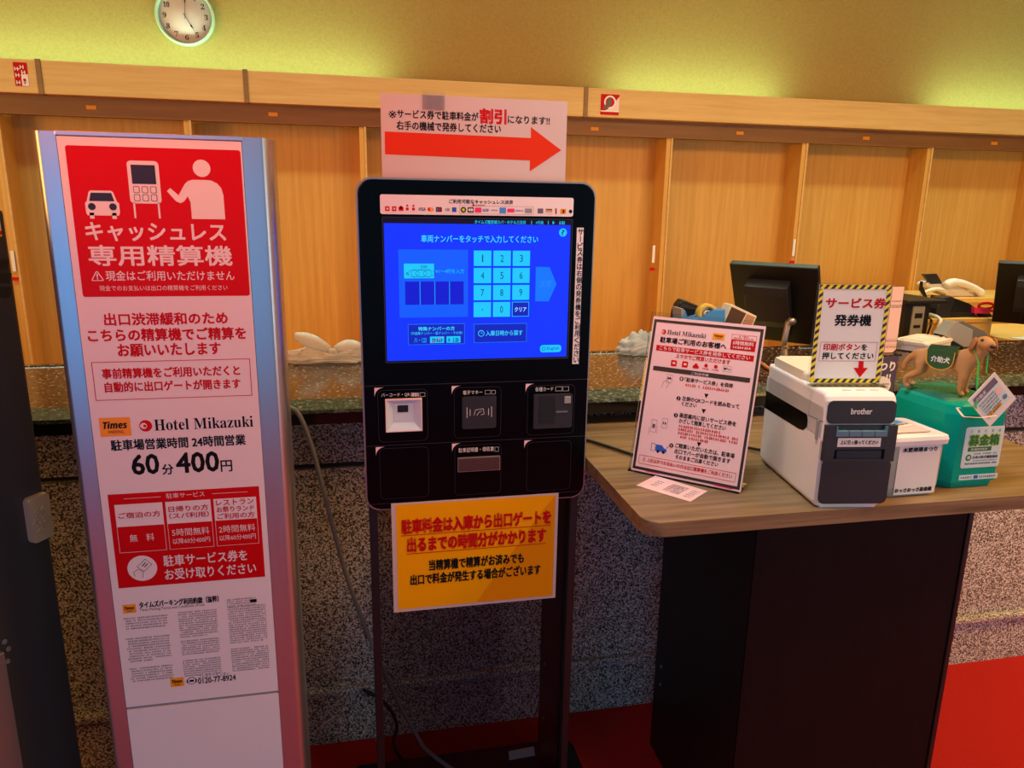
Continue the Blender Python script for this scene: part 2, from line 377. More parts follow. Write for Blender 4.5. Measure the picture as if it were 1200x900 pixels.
# ================================================================== the setting
def struct(name, mb): o = mb.build(name); o['kind'] = 'structure'; return o
struct('floor', MB('red_carpet').box(-4, 6, -4, 4.0, -.05, 0))
struct('ceiling', MB('ceiling_white').box(-4, 6, -4, 4.0, 2.8, 2.9))
struct('wall_back', MB('wall_cloth').box(-4, 6, 3.86, 4.0, 0, 2.8))
struct('wall_left', MB('side_wall').box(-4.1, -4, -4, 4.0, 0, 2.8))
struct('wall_right', MB('side_wall').box(6, 6.1, -4, 4.0, 0, 2.8))
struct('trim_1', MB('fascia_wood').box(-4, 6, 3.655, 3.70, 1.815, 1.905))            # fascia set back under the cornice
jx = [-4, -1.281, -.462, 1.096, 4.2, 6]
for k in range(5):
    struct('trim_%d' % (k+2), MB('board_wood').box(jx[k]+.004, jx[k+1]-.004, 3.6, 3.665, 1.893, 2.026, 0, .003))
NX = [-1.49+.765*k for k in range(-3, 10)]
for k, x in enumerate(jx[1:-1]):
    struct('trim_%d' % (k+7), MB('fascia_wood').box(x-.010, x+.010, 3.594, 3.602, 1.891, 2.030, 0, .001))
pw = emp('wall_panelling', (0, 3.8, 0), 'orange wood panelled niches behind the staff desk', 'wall panelling', kind='structure')
for k, x in enumerate(NX[:-1]):
    MB('panel_wood').box(x-.012, NX[k+1]-.012, 3.80, 3.85, 0, 1.86).build('back_panel', pw)
for x in NX:
    MB('panel_wood').box(x-.02, x+.003, 3.66, 3.80, 0, 1.815, 0, .002).build('divider', pw)
    MB('board_wood').box(x+.003, x+.012, 3.655, 3.67, 0, 1.815).build('divider_edge', pw)
for p in ((107, 126), (320, 134), (697, 151), (867, 156), (1015, 162), (1165, 168)):
    q = onY(*p, 3.6545); MB('tag_orange').box(q.x-.02, q.x+.02, 3.652, 3.656, q.z-.008, q.z+.008).build('price_rail_tag', pw)
for p in ((17, 318), (765, 308), (929, 300)):
    q = onY(*p, 3.6545); MB('white', 'red').box(q.x-.006, q.x+.008, 3.652, 3.655, q.z-.0, q.z+.09).box(q.x-.016, q.x+.012, 3.651, 3.655, q.z-.04, q.z-.025, 1).build('edge_label', pw)

# ------------------------------------------------------------------ reception counter
rc = emp('reception_counter', (1.0, 1.95, 0), 'long speckled granite reception counter with polished black stone top', 'counter')
MB('granite_brown').box(-3.2, 5, 1.807, 2.2, .18, .805).build('granite_panel', rc)
MB('seam').box(-3.2, 5, 1.825, 2.2, .805, .82).build('shadow_gap', rc)
MB('granite_brown').box(-3.2, 5, 1.807, 2.2, .82, .955).build('upper_granite_band', rc)
MB('granite_brown').box(-3.2, 5, 1.788, 2.2, .155, .18, 0, .008).build('granite_ledge', rc)
MB('granite_brown').box(-3.2, 5, 1.807, 2.2, 0, .155).build('granite_plinth', rc)
MB('granite_black').prism([(1.765, .953), (1.765, .9995), (2.235, .9995), (2.24, 1.0035), (2.262, 1.0035), (2.272, .998), (2.275, .953)], 8.2, 0, T(-3.2, 0, 0) @ YZ).build('stone_top', rc)
MB('granite_edge_reflection_tint').prism([(1.703, .9785), (1.7, .981), (1.704, .988), (1.765, .9995), (1.765, .9785)], 8.2, 0, T(-3.2, 0, 0) @ YZ).build('bevelled_edge', rc)
MB('granite_dark').prism([(1.703, .953), (1.703, .9785), (1.765, .9785), (1.765, .953)], 8.2, 0, T(-3.2, 0, 0) @ YZ).build('black_nosing', rc)

# ------------------------------------------------------------------ wall clock
ck = emp('wall_clock', (-.746, 3.86, 2.262), 'round white wall clock high on the yellow lit wall', 'clock')
CZ = Vector((-.746, 3.86, 2.262))
q0, q1 = onY(181, 18, 3.83), onY(251, 18, 3.83); R_ = (q1.x-q0.x)/2; cc = Vector(((q0.x+q1.x)/2, 3.86, onY(217, 18, 3.83).z))
F = T(*cc) @ RX(PI/2)
MB('clock_rim').lathe([(R_*.9, 0), (R_, .004), (R_, .02), (R_*.985, .034), (R_*.95, .038), (R_*.905, .03), (R_*.9, .016), (R_*.9, 0)], 0, 64, F, False).build('rim', ck)
MB('clock_face').lathe([(.001, .002), (R_*.905, .002), (R_*.905, .014), (.001, .014)], 0, 64, F).build('dial', ck)
a = Art((cc.x, 3.8455, cc.z), UX, UZ)
for k, t in enumerate(('𝟏𝟐', '𝟏', '𝟐', '𝟑', '𝟒', '𝟓', '𝟔', '𝟕', '𝟖', '𝟗', '𝟏𝟎', '𝟏𝟏')):
    an = PI/2-k*PI/6; x, z = .70*R_*math.cos(an), .70*R_*math.sin(an); w = R_*(.075 if len(t) > 2 or t in ('𝟏𝟐', '𝟏𝟎', '𝟏𝟏') else .05)
    w = R_*(.10 if t in ('𝟏𝟐', '𝟏𝟎', '𝟏𝟏') else (.04 if t == '𝟏' else .06)); a.utext(t, x-w, x+w, z-R_*.09, z+R_*.09, 'ink', 1)
for k in range(60):
    an = 2*PI*k/60; a.uline([(.84*R_*math.cos(an), .84*R_*math.sin(an)), ((.88 if k % 5 else .90)*R_*math.cos(an), (.88 if k % 5 else .90)*R_*math.sin(an))], .0008, 'ink', 1)
a.build('numerals', ck)
def hand(an, L, w, name):
    b = MB('ink'); b.prism([(-w, -.012), (w, -.012), (w*.5, L*.5), (w*2.4, L*.62), (w*.4, L*.8), (0, L), (-w*.4, L*.8), (-w*2.4, L*.62), (-w*.5, L*.5)], .0012, 0, T(cc.x, 3.841, cc.z) @ XZ @ Matrix.Rotation(-an, 4, 'Z')); b.build(name, ck)
hand(math.radians(150), R_*.60, .0016, 'hour_hand'); hand(math.radians(3), R_*.8, .0010, 'minute_hand')

# stickers on the cornice
def sticker(name, tl, br, label, mk):
    p = onY(*tl, 3.598); q = onY(*br, 3.598); o = emp(name, (p.x, 3.6, q.z), label, 'sticker')
    MB('print_red').box(p.x, q.x, 3.5985, 3.6, q.z, p.z).build('sheet', o)
    A = Art((p.x, 3.5983, q.z), UX, UZ); mk(A, q.x-p.x, p.z-q.z); A.build('printed_pattern', o)
def mk1(A, w, h):
    A.urect((w*.5, 0), (w, h*.5), 'pale_pink', 1)
    for k, (x, y, s_) in enumerate(((.62, .8, .28), (.25, .72, .36), (.7, .58, .3), (.25, .45, .3), (.25, .14, .3), (.72, .16, .3))):
        for j in range(3): A.urect((w*(x-s_/2+.1*j), h*(y-.08)), (w*(x-s_/2+.06+.1*j), h*(y+.08)), ('white', 'ink', 'white')[j], 2)
        A.urect((w*(x-s_/2), h*y-.002), (w*(x+s_/2), h*y+.002), 'pale_pink', 3)
    A.poly(circ((w*.72, h*.26), w*.2), 'white', 3); A.poly(circ((w*.72, h*.26), w*.12), 'print_red', 4)
def mk2(A, w, h):
    A.poly([(w*.45, h*.3), (w, h*.9), (w, h*.14), (w*.1, h*.14)], 'pale_pink', 1)
    A.poly(circ((w*.5, h*.62), w*.32), 'white', 2); A.poly(circ((w*.5, h*.62), w*.24), 'print_red', 3)
    A.poly([(w*.1, h*.25), (w*.5, h*.9), (w*.6, h*.55), (w*.45, h*.35)], 'grey_ink', 4); A.urect((0, h*.15), (w, h*.2), 'white', 3)
sticker('wall_sticker', (14.5, 72.5), (34.5, 101), 'tall red and white sticker on the left end of the wooden cornice', mk1)
sticker('wall_sticker', (704.5, 110), (725, 135), 'small square red sticker with white ring on the cornice right of the arrow sign', mk2)

# ================================================================== sign totem
YT = 1.30
tt = emp('information_totem', (-.311, YT+.04, 0), 'tall aluminium sign totem with red cashless payment panel', 'sign')
px0, px1 = onY(64, 152, YT).x, onY(283, 160, YT).x; X0, X1, ZT = -.4885, -.1325, 1.557
def post(x_in, x_out):
    w = x_out-x_in; s_ = 1 if w > 0 else -1
    p = [(x_in, YT), (x_in+w*.6, YT+.001)] + [(x_in+w*.6+w*.4*math.sin(t*PI/32), YT+.001+.03*(1-math.cos(t*PI/32))) for t in range(1, 17)] + [(x_out, YT+.06), (x_in+w*.5, YT+.075), (x_in, YT+.075)]
    return MB('aluminium').prism(p, ZT-.02, 0, T(0, 0, .02))
post(px0, X0).build('side_post', tt); post(px1, X1).build('side_post', tt)
MB('grey_plastic').box(px0, px1, YT+.004, YT+.07, .02, ZT-.004).build('core', tt)
MB('aluminium').box(px0-.0005, px1+.0005, YT-.002, YT+.075, ZT-.006, ZT+.001, 0, .001).build('top_cap', tt)
MB('dark_grey').box(X0-.02, X1+.02, YT-.14, YT+.2, 0, .02, 0, .004).build('base_plate', tt)
A = Art((0, YT, 0), UX, UZ)
zb = A.px(238, 819)[1]; zl = zb-.006
MB('print_white').box(px0+.0008, px1-.0008, YT, YT+.006, zb, ZT-.007).build('printed_panel', tt)
MB('print_white').box(px0+.0008, px1-.0008, YT, YT+.006, .05, zl).build('blank_panel', tt)
PW = 'print_white'
A.rect((75.8, 170), (293, 346.5), 'red', 1, .004)
# pictogram: car, machine, person
def box_map(a, b):
    p, q = A.px(*a), A.px(*b); return lambda x, y: (p[0]+(q[0]-p[0])*x, q[1]+(p[1]-q[1])*y)
B = box_map((98, 223), (141.5, 256))
A.poly([B(.04, .1), B(0, .2), B(0, .55), B(.06, .62), B(.14, .95), B(.2, 1), B(.8, 1), B(.86, .95), B(.94, .62), B(1, .55), B(1, .2), B(.96, .1)], PW, 2)
for x in (.1, .76): A.poly([B(x, -.02), B(x+.13, -.02), B(x+.13, .2), B(x, .2)], PW, 2)
A.poly([B(.13, .62), B(.2, .92), B(.8, .92), B(.87, .62)], 'ink_navy', 3)
for x in (.19, .81):
    c = B(x, .42); A.poly(circ(c, .0055), 'ink_navy', 3)
B = box_map((148, 188), (191.5, 256))
p, q = B(0, .26), B(1, 1); A.urect(p, q, PW, 2, .006); p, q = B(.12, .6), B(.88, .93); A.urect(p, q, 'ink_navy', 3)
for i in range(3):
    for j in range(2):
        p, q = B(.13+.27*i, .3+.14*j), B(.33+.27*i, .42+.14*j); A.urect(p, q, 'grey_ink', 3, .002); A.urect((p[0]+.001, p[1]+.001), (q[0]-.001, q[1]-.001), PW, 4, .0015)
for x in (.08, .86): A.urect(B(x, 0), B(x+.06, .28), PW, 2)
A.disc((236.3, 197.3), 10.3, PW, 2, 32)
B = box_map((194.5, 210), (264, 257))
A.poly([B(.40, 0), B(1, 0), B(1, .62), B(.97, .8), B(.9, .92), B(.8, .99), B(.72, 1), B(.46, 1), B(.38, .96), B(.32, .88), B(.2, .6), B(.06, .78), B(.0, .70), B(.14, .45), B(.22, .4), B(.29, .45), B(.36, .58), B(.40, .42)], PW, 2)
A.text('キャッシュレス', (102, 283), (265, 282), 21, PW, 2, .022); A.text('専用精算機', (105.5, 311.5), (272.5, 311), 23.5, PW, 2, .02)
A.text('⚠', (108, 329), (121.5, 329), 11, PW, 2, .02); A.text('現金はご利用いただけません', (124.7, 329.5), (275, 328), 11.5, PW, 2, .01)
A.text('現金でのお支払いは出口の精算機をご利用ください', (117, 341), (267, 340), 6.3, PW, 2)
PR = 'print_red'
A.text('出口渋滞緩和のため', (123, 381.5), (267, 379.5), 14, PR, 1, .03); A.text('こちらの精算機でご精算を', (104, 399.8), (288.5, 398), 14.3, PR, 1, .03)
A.text('お願いいたします', (139, 417.8), (259, 415.5), 14.3, PR, 1, .03)
A.frame((106.8, 424.5), (295.8, 463.5), .0012, PR, 1)
A.text('事前精算機をご利用いただくと', (120.3, 443.4), (281.3, 440), 11.5, PR, 1, .03); A.text('自動的に出口ゲートが開きます', (123.6, 459.5), (282, 455.3), 11.5, PR, 1, .03)
A.times_logo((115.5, 490), (154.5, 510.5), 1); A.moon_logo((170.8, 499), 7.6, 1)
A.text('Hotel Mikazuki'.translate({ord(c): n for c, n in zip('HotelMikazu', '𝐇𝐨𝐭𝐞𝐥𝐌𝐢𝐤𝐚𝐳𝐮')}), (181.4, 505.5), (297, 499.5), 13.2, 'ink', 1)
A.text('駐車場営業時間 24時間営業', (130.8, 527.5), (288, 522), 12.3, 'ink', 1, .025)
A.text('60', (156, 556.5), (187, 554.5), 23, 'ink', 1, .028); A.text('分', (190.8, 556.3), (203.6, 555.5), 12, 'ink', 1, .02)
A.text('400', (208, 554.8), (257, 551.2), 23, 'ink', 1, .028); A.text('円', (259.4, 552.8), (272.4, 552), 13, 'ink', 1, .02)
p, q = A.px(126.2, 579.6), A.px(310.5, 676.3); p2, q2 = A.px(303.6, 569.7), A.px(138.9, 688.8)
ru0, ru1, rv0, rv1 = (p[0]+q2[0])/2, (q[0]+p2[0])/2, (q[1]+q2[1])/2, (p[1]+p2[1])/2
A.urect((ru0, rv0), (ru1, rv1), 'red', 1)
rw, rh = ru1-ru0, rv1-rv0
def RB(x, y): return (ru0+rw*x, rv1-rh*y)
A.utext('駐車サービス', *[RB(.375, 0)[0], RB(.63, 0)[0]], RB(0, .075)[1], RB(0, .02)[1], PW, 2)
for x in (.1, .68): A.urect(RB(x, .05), RB(x+.24, .054), PW, 2)
cols = ((.035, .345, ('ご宿泊の方',), '無　料', None), (.365, .665, ('日帰りの方', '（スパ利用）'), '5時間無料', '以降60分400円'), (.685, .975, ('レストラン', 'お祭りランド', 'ご利用の方'), '2時間無料', '以降60分400円'))
for x0, x1, hd, big, small in cols:
    A.urect(RB(x0, .11), RB(x1, .34), PW, 2); A.uframe(RB(x0, .34), RB(x1, .62), .0006, PW, 2)
    n = len(hd)
    for k, t in enumerate(hd):
        m_ = (x0+x1)/2; hw = min((x1-x0)*.44, .034*len(t)); y1 = .225+(k-(n-1)/2)*.073
        A.utext(t, RB(m_-hw, 0)[0], RB(m_+hw, 0)[0], RB(0, y1+.03)[1], RB(0, y1-.03)[1], PR, 3, .02)
    m_ = (x0+x1)/2
    if small:
        A.utext(big, RB(m_-.125, 0)[0], RB(m_+.125, 0)[0], RB(0, .48)[1], RB(0, .4)[1], PW, 2); A.utext(small, RB(m_-.125, 0)[0], RB(m_+.125, 0)[0], RB(0, .565)[1], RB(0, .505)[1], PW, 2)
    else: A.utext(big, RB(m_-.08, 0)[0], RB(m_+.08, 0)[0], RB(0, .51)[1], RB(0, .43)[1], PW, 2)
A.poly(circ(RB(.17, .80), rw*.098, 40), PW, 2)
cx, cz = RB(.17, .80); k_ = rw*.098
A.uline([(cx-.1*k_, cz+.35*k_), (cx+.25*k_, cz+.72*k_), (cx+.68*k_, cz+.28*k_), (cx+.1*k_, cz-.25*k_), (cx-.35*k_, cz+.15*k_), (cx-.1*k_, cz+.35*k_)], .0007, 'ink', 3)
A.uline([(cx-.55*k_, cz-.6*k_), (cx-.6*k_, cz-.25*k_), (cx-.25*k_, cz-.05*k_), (cx+.05*k_, cz-.3*k_), (cx-.05*k_, cz-.75*k_)], .0007, 'ink', 3)
A.uline([(cx, cz+.15*k_), (cx+.25*k_, cz+.45*k_)], .0016, 'ink', 3); A.uline([(cx+.15*k_, cz+.08*k_), (cx+.4*k_, cz+.35*k_)], .0016, 'ink', 3)
A.utext('駐車サービス券を', RB(.315, 0)[0], RB(.885, 0)[0], RB(0, .80)[1], RB(0, .68)[1], PW, 2, .015); A.utext('お受け取りください', RB(.315, 0)[0], RB(.94, 0)[0], RB(0, .95)[1], RB(0, .83)[1], PW, 2, .015)
# terms in small print
A.times_logo((143.5, 709), (160, 717.8), 1); A.text('タイムズパーキング利用約款（抜粋）', (163.8, 713), (256.5, 705), 7.5, 'ink', 1, .03)
A.text('Times Parking Terms and Conditions of Use', (163.8, 717), (240, 711), 4, 'ink', 1)
def column(tl, br, n, gaps=(), ind=0):
    a, b = A.px(*tl), A.px(*br); dv = (a[1]-b[1])/n
    for k in range(n):
        if k in gaps: continue
        A.udash(a[0]+(ind if k % 4 else 0), b[0]-(random.random()*(b[0]-a[0])*.5 if k+1 in gaps else 0), a[1]-dv*(k+1)+dv*.3, dv*.55, 'grey_ink', 1, .0026)
column((144.5, 724), (204, 795), 26, (5, 6, 7, 18, 19), .003); column((208.5, 717), (260, 789), 30, (12, 20, 21)); column((266.5, 711), (316, 783), 30, (17, 18)); column((265.5, 702), (300, 709), 4)
A.rect((293, 702.3), (301, 705.3), 'ink', 2)
A.times_logo((199.3, 795), (216, 803.6), 1)
c, R0 = A.disc((224.8, 797.5), 5.2, 'ink', 1); A.poly(circ(c, R0*.84), PW, 2); A.urect((c[0]-R0*.5, c[1]-R0*.28), (c[0]+R0*.5, c[1]+R0*.28), 'ink', 3)
for s_ in (-1, 1): A.urect((c[0]+s_*R0-.001, c[1]-R0*.5), (c[0]+s_*R0+.0012, c[1]+R0*.4), 'ink', 3)
A.text('コンタクトセンター', (232.6, 795), (269, 791), 4.2, 'ink', 1); A.text('0120-77-8924', (232.6, 801.5), (276.5, 796.5), 6.5, 'ink', 1, .02)
A.build('printed_text', tt)

# ================================================================== payment kiosk
YK = 1.42
kt = emp('payment_kiosk', (.23, YK+.08, 0), 'black free-standing payment kiosk with bright blue touch screen', 'kiosk')
KX0, KX1, KZ0, KZ1 = -.002, .4615, .846, 1.5045
o_ = rr(KX0+.0035, KX1-.0035, KZ0+.0035, KZ1-.0035, .026, 8)
MB('gloss_black').prism(o_, .05, 0, T(0, YK+.05, 0) @ XZ, .002).build('body', kt)
MB('silver_rim').ring(rr(KX0, KX1, KZ0, KZ1, .0295, 8), rr(KX0+.0034, KX1-.0034, KZ0+.0034, KZ1-.0034, .026, 8), .036, 0, T(0, YK+.04, 0) @ XZ).build('rim', kt)
for x0, x1 in ((.004, .021), (.4335, .4505)):
    lg = MB('black').box(x0, x1, YK+.012, YK+.235, .02, .86, 0, .002).build('leg', kt)
    for z in (.16, .32, .52):
        MB('grey_plastic').lathe([(.001, 0), (.0045, 0), (.004, .002), (.001, .0025)], 0, 12, T(x0, YK+.18, z) @ RY(-PI/2)).build('screw', lg)
MB('smoked_acrylic').box(.021, .4335, YK+.03, YK+.034, .06, .84).build('acrylic_panel', kt)
MB('black').prism(rr(-.07, .535, YK-.1, YK+.265, .03), .02, 0, T(0, 0, 0), .004).build('base_plate', kt)
A = Art((0, YK, 0), UX, UZ)
a0, b0 = A.px(444.8, 226.5), A.px(671.5, 254.5); a1, b1 = A.px(672, 233), A.px(445.9, 250.2)
pu0, pu1, pv0, pv1 = (a0[0]+b1[0])/2, (b0[0]+a1[0])/2, (b0[1]+b1[1])/2, (a0[1]+a1[1])/2
MB('print_white').prism(rr(pu0, pu1, pv0, pv1, .004), .0012, 0, T(0, YK, 0) @ XZ).build('payment_methods_strip', kt)
A.O.y = YK-.0012
def PS(x, y): return (pu0+(pu1-pu0)*x, pv1-(pv1-pv0)*y)
def strip(x, y): return ((x-449)/ (668.0-449), 0)
A.utext('ご利用可能なキャッシュレス決済', PS(.345, 0)[0], PS(.675, 0)[0], PS(0, .40)[1], PS(0, .18)[1], 'ink', 1, .02)
def chip(x, w, m, kind=0, h=.24):
    c = PS(x, .72); w *= (pu1-pu0); hh = (pv1-pv0)*h
    if kind == 0: A.urect((c[0]-w/2, c[1]-hh/2), (c[0]+w/2, c[1]+hh/2), m, 1, .0008)
    if kind == 1: A.udash(c[0]-w/2, c[0]+w/2, c[1]-hh*.3, hh*.6, m, 1, .0018)
    if kind == 2: A.poly(circ(c, hh*.62, 16), m, 1)
    return c, w, hh
for x in (.035, .069): c, w, h = chip(x, .022, 'red'); A.urect((c[0]-w*.2, c[1]-h*.2), (c[0]+w*.25, c[1]+h*.2), 'pale_pink', 2)
c, w, h = chip(.103, .024, 'red', 0, .2); A.poly(circ((c[0], c[1]+h*.4), h*.4, 12), 'red', 1)
for x in (.134, .165): c, w, h = chip(x, .014, 'red', 0, .14); A.poly(circ((c[0], c[1]+h*1.2), h*.4, 12), 'red', 1)
c, w, h = chip(.208, .034, 'ink_navy', 3, .16); A.utext('𝙑𝙄𝙎𝘼', c[0]-w/2, c[0]+w/2, c[1]-h/2, c[1]+h/2, 'ink_navy', 1)
c = PS(.245, .72); A.poly(circ((c[0], c[1]), .0036, 16), 'red', 1); A.poly(circ((c[0]+.0042, c[1]), .0036, 16), 'logo_orange', 2)
c, w, h = chip(.293, .03, 'ink_navy'); A.urect((c[0]-.001, c[1]-h*.3), (c[0]+.003, c[1]+h*.3), 'red', 2); A.urect((c[0]-.004, c[1]-h*.3), (c[0]-.002, c[1]+h*.3), 'sky_blue', 2)
chip(.334, .028, 'grey_ink', 1); chip(.371, .022, 'print_blue')
A.uframe(PS(.398, .50), PS(.785, .93), .0004, 'grey_ink', 1); c = PS(.475, .5); A.urect((c[0]-.004, c[1]-.001), (c[0], c[1]+.003), 'red', 2); A.udash(c[0]+.002, c[0]+.02, c[1], .0024, 'ink', 2, .0016)
c, w, h = chip(.418, .02, 'ink', 2); A.poly(circ(c, h*.35, 12), 'lime', 2)
c, w, h = chip(.455, .032, 'ink', 0, .26); A.poly(circ((c[0]-.0018, c[1]), h*.3, 12), 'paper', 2); A.poly(circ((c[0]+.0022, c[1]), h*.3, 12), 'paper', 2)
chip(.494, .034, 'hot_pink', 0, .26); c, w, h = chip(.534, .034, 'print_blue', 1); chip(.577, .04, 'grey_ink', 1, .12); chip(.622, .034, 'sky_blue', 0, .3); chip(.665, .038, 'hot_pink', 0, .2)
chip(.71, .042, 'print_blue', 1, .14); chip(.758, .038, 'grey_plastic', 0, .24); chip(.822, .03, 'violet_grey', 0, .26)
c, w, h = chip(.868, .034, 'grey_ink', 0, .24); A.urect((c[0]-w/2, c[1]-h*.1), (c[0]+w/2, c[1]+h*.18), 'logo_orange', 2); A.urect((c[0]-w/2, c[1]-h*.5), (c[0]+w/2, c[1]-h*.2), 'paper', 2)
c, w, h = chip(.906, .008, 'print_red', 0, .3); c, w, h = chip(.945, .03, 'amber', 0, .26); A.urect((c[0]-w*.1, c[1]-h*.3), (c[0]+w*.2, c[1]+h*.3), 'ink', 2); c, w, h = chip(.985, .018, 'ink', 2, .16)
p_, q_ = A.px(676.6, 266.8), A.px(677, 426.5)
st = MB('print_white').box(A.px(676.3, 266.8)[0], A.px(684.2, 267)[0]-.0002, YK-.0008, YK, q_[1], p_[1]); st.build('side_label', kt)
A.build('payment_methods_print', kt); A = Art((0, YK-.0008, 0), UX, UZ)
A.vtext('サービス券は右側の発券機をご利用ください', (676.6, 267.5), (668.6, 425.5), 7.6, 'ink', 1, .02)
A.build('side_label_print', kt)
# screen
A = Art((0, YK, 0), UX, UZ)
s0, s1 = A.px(449.2, 261), A.px(663.9, 418.2); s2, s3 = A.px(668.3, 264.2), A.px(454, 422.6)
su0, su1, sv0, sv1 = (s0[0]+s3[0])/2, (s1[0]+s2[0])/2, (s1[1]+s3[1])/2, (s0[1]+s2[1])/2
ST = sv1+.0095
MB('dark_grey').ring(rr(su0-.003, su1+.004, sv0-.004, ST+.002, .002, 3), rr(su0-.002, su1+.003, sv0-.003, ST+.001, .002, 3), .0012, 0, T(0, YK, 0) @ XZ).build('screen_frame', kt)
sc_ = MB('screen_dark').box(su0-.002, su1+.003, YK-.0006, YK, sv0-.003, ST+.001).build('touch_screen', kt)
A.O.y = YK-.0006; sw, sh = su1-su0, sv1-sv0
def S(x, y): return (su0+sw*(x-50)/(992-50), sv1-sh*(y-162)/(858-162))      # screen drawn on a 942 x 696 grid
def srect(x0, y0, x1, y1, m, l=2, r=0): A.urect(S(x0, y0), S(x1, y1), m, l, r)
def stext(t, x0, x1, y0, y1, m, l=3, b=0): A.utext(t, S(x0, 0)[0], S(x1, 0)[0], S(0, y1)[1], S(0, y0)[1], m, l, b)
A.urect((su0, sv0), (su1, sv1), 'screen_blue', 1)
stext('タイムズ龍宮城スパ・ホテル三日月', 496, 755, 142, 160, 'screen_cyan', 1, .01); srect(785, 142, 788, 160, 'screen_cyan', 1); stext('4号機', 808, 848, 142, 160, 'screen_cyan', 1); srect(872, 142, 875, 160, 'screen_cyan', 1)
A.udash(S(896, 0)[0], S(978, 0)[0], S(0, 158)[1], S(0, 143)[1]-S(0, 158)[1], 'screen_cyan', 1)
stext('車両ナンバーをタッチで入力してください', 230, 822, 218, 254, 'screen_cyan_text', 2, .01)
A.poly(circ(S(952, 200), sw*.022), 'screen_cyan', 2); stext('?', 943, 961, 186, 214, 'screen_ink', 3, .01)
srect(117, 290, 463, 634, 'screen_panel'); srect(143, 360, 292, 434, 'screen_cyan', 3)
stext('※1〜4桁を入力', 300, 442, 386, 410, 'screen_cyan', 3)
for x in (190, 228, 266): A.uline([(S(x, 0)[0]+sw*.03*math.cos(t*PI/8), S(0, 409)[1]+sh*.024*math.sin(t*PI/8)) for t in range(17)], .0006, 'screen_ink', 4)
A.uline([(S(x, 0)[0], S(0, y)[1]) for x, y in ((175, 409), (188, 390), (268, 390), (282, 409), (268, 428), (188, 428), (175, 409))], .0006, 'screen_ink', 4)
stext('330', 225, 258, 368, 383, 'screen_ink', 4); stext('あ', 152, 166, 402, 418, 'screen_ink', 4)
for k in range(4): srect(147+74*k+(2 if k else 0), 450, 147+74*(k+1)-2, 568, 'screen_slot', 3)
for k in range(1, 4): srect(146+74*k, 450, 148+74*k, 568, 'screen_cyan', 3)
keys = '1234567890'
for r_ in range(4):
    for c_ in range(3):
        x0, y0 = 492+100*c_, 294+88*r_; x1, y1 = x0+90, y0+78; cap = ('123', '456', '789', '・0')[r_]
        if r_ == 3 and c_ == 2:
            srect(x0, y0, x1, y1, 'screen_cyan', 2); srect(x0+3, y0+3, x1-3, y1-3, 'screen_navy', 3); stext('クリア', x0+14, x1-14, y0+28, y0+52, 'screen_white', 4, .01); continue
        srect(x0, y0, x1, y1, 'screen_cyan', 2); ch = cap[c_]
        if ch == '・': A.poly(circ(S((x0+x1)/2, (y0+y1)/2), .0013, 12), 'screen_ink', 3)
        else: stext(ch, (x0+x1)/2-(3 if ch == '1' else 8), (x0+x1)/2+(3 if ch == '1' else 8), y0+21, y0+57, 'screen_ink', 3)
A.poly([S(814, 376), S(886, 378), S(926, 466), S(886, 558), S(814, 556)], 'screen_arrow', 2); stext('決定', 832, 900, 446, 482, 'screen_dim', 3)
def button(x0, y0, x1, y1): srect(x0, y0, x1, y1, 'screen_dim', 2, .001); srect(x0+2, y0+2, x1-2, y1-2, 'screen_navy', 3, .001)
button(158, 668, 446, 776); button(494, 672, 772, 772)
stext('特殊ナンバーの方', 210, 394, 682, 703, 'screen_cyan_text', 4, .02); stext('（外国車ナンバー・仮ナンバー・その他）', 172, 434, 708, 724, 'screen_cyan_text', 4)
stext('ハ・123', 188, 250, 740, 764, 'screen_cyan', 4); srect(268, 734, 340, 768, 'screen_cyan', 4); srect(352, 734, 424, 768, 'screen_cyan', 4)
for x in (268, 352): A.udash(S(x+10, 0)[0], S(x+64, 0)[0], S(0, 764)[1], sh*.03, 'screen_ink', 5)
A.uline([S(270, 766), S(338, 736)], .0008, 'screen_red', 6)
c = S(532, 722); A.poly(circ(c, sw*.0175), 'screen_cyan_text', 4); A.poly(circ(c, sw*.0145), 'screen_navy', 5); A.uline([(c[0], c[1]+sw*.01), c, (c[0]+sw*.008, c[1])], .0008, 'screen_cyan_text', 6)
stext('入庫日時から探す', 556, 750, 708, 736, 'screen_cyan_text', 4, .01)
srect(846, 792, 962, 832, 'screen_cyan', 2, .006); stext('English', 884, 950, 801, 824, 'screen_navy', 3); A.poly(circ(S(866, 812), sw*.011), 'screen_navy', 3); A.poly(circ(S(866, 812), sw*.008), 'screen_cyan', 4)
A.build('screen_display', sc_)
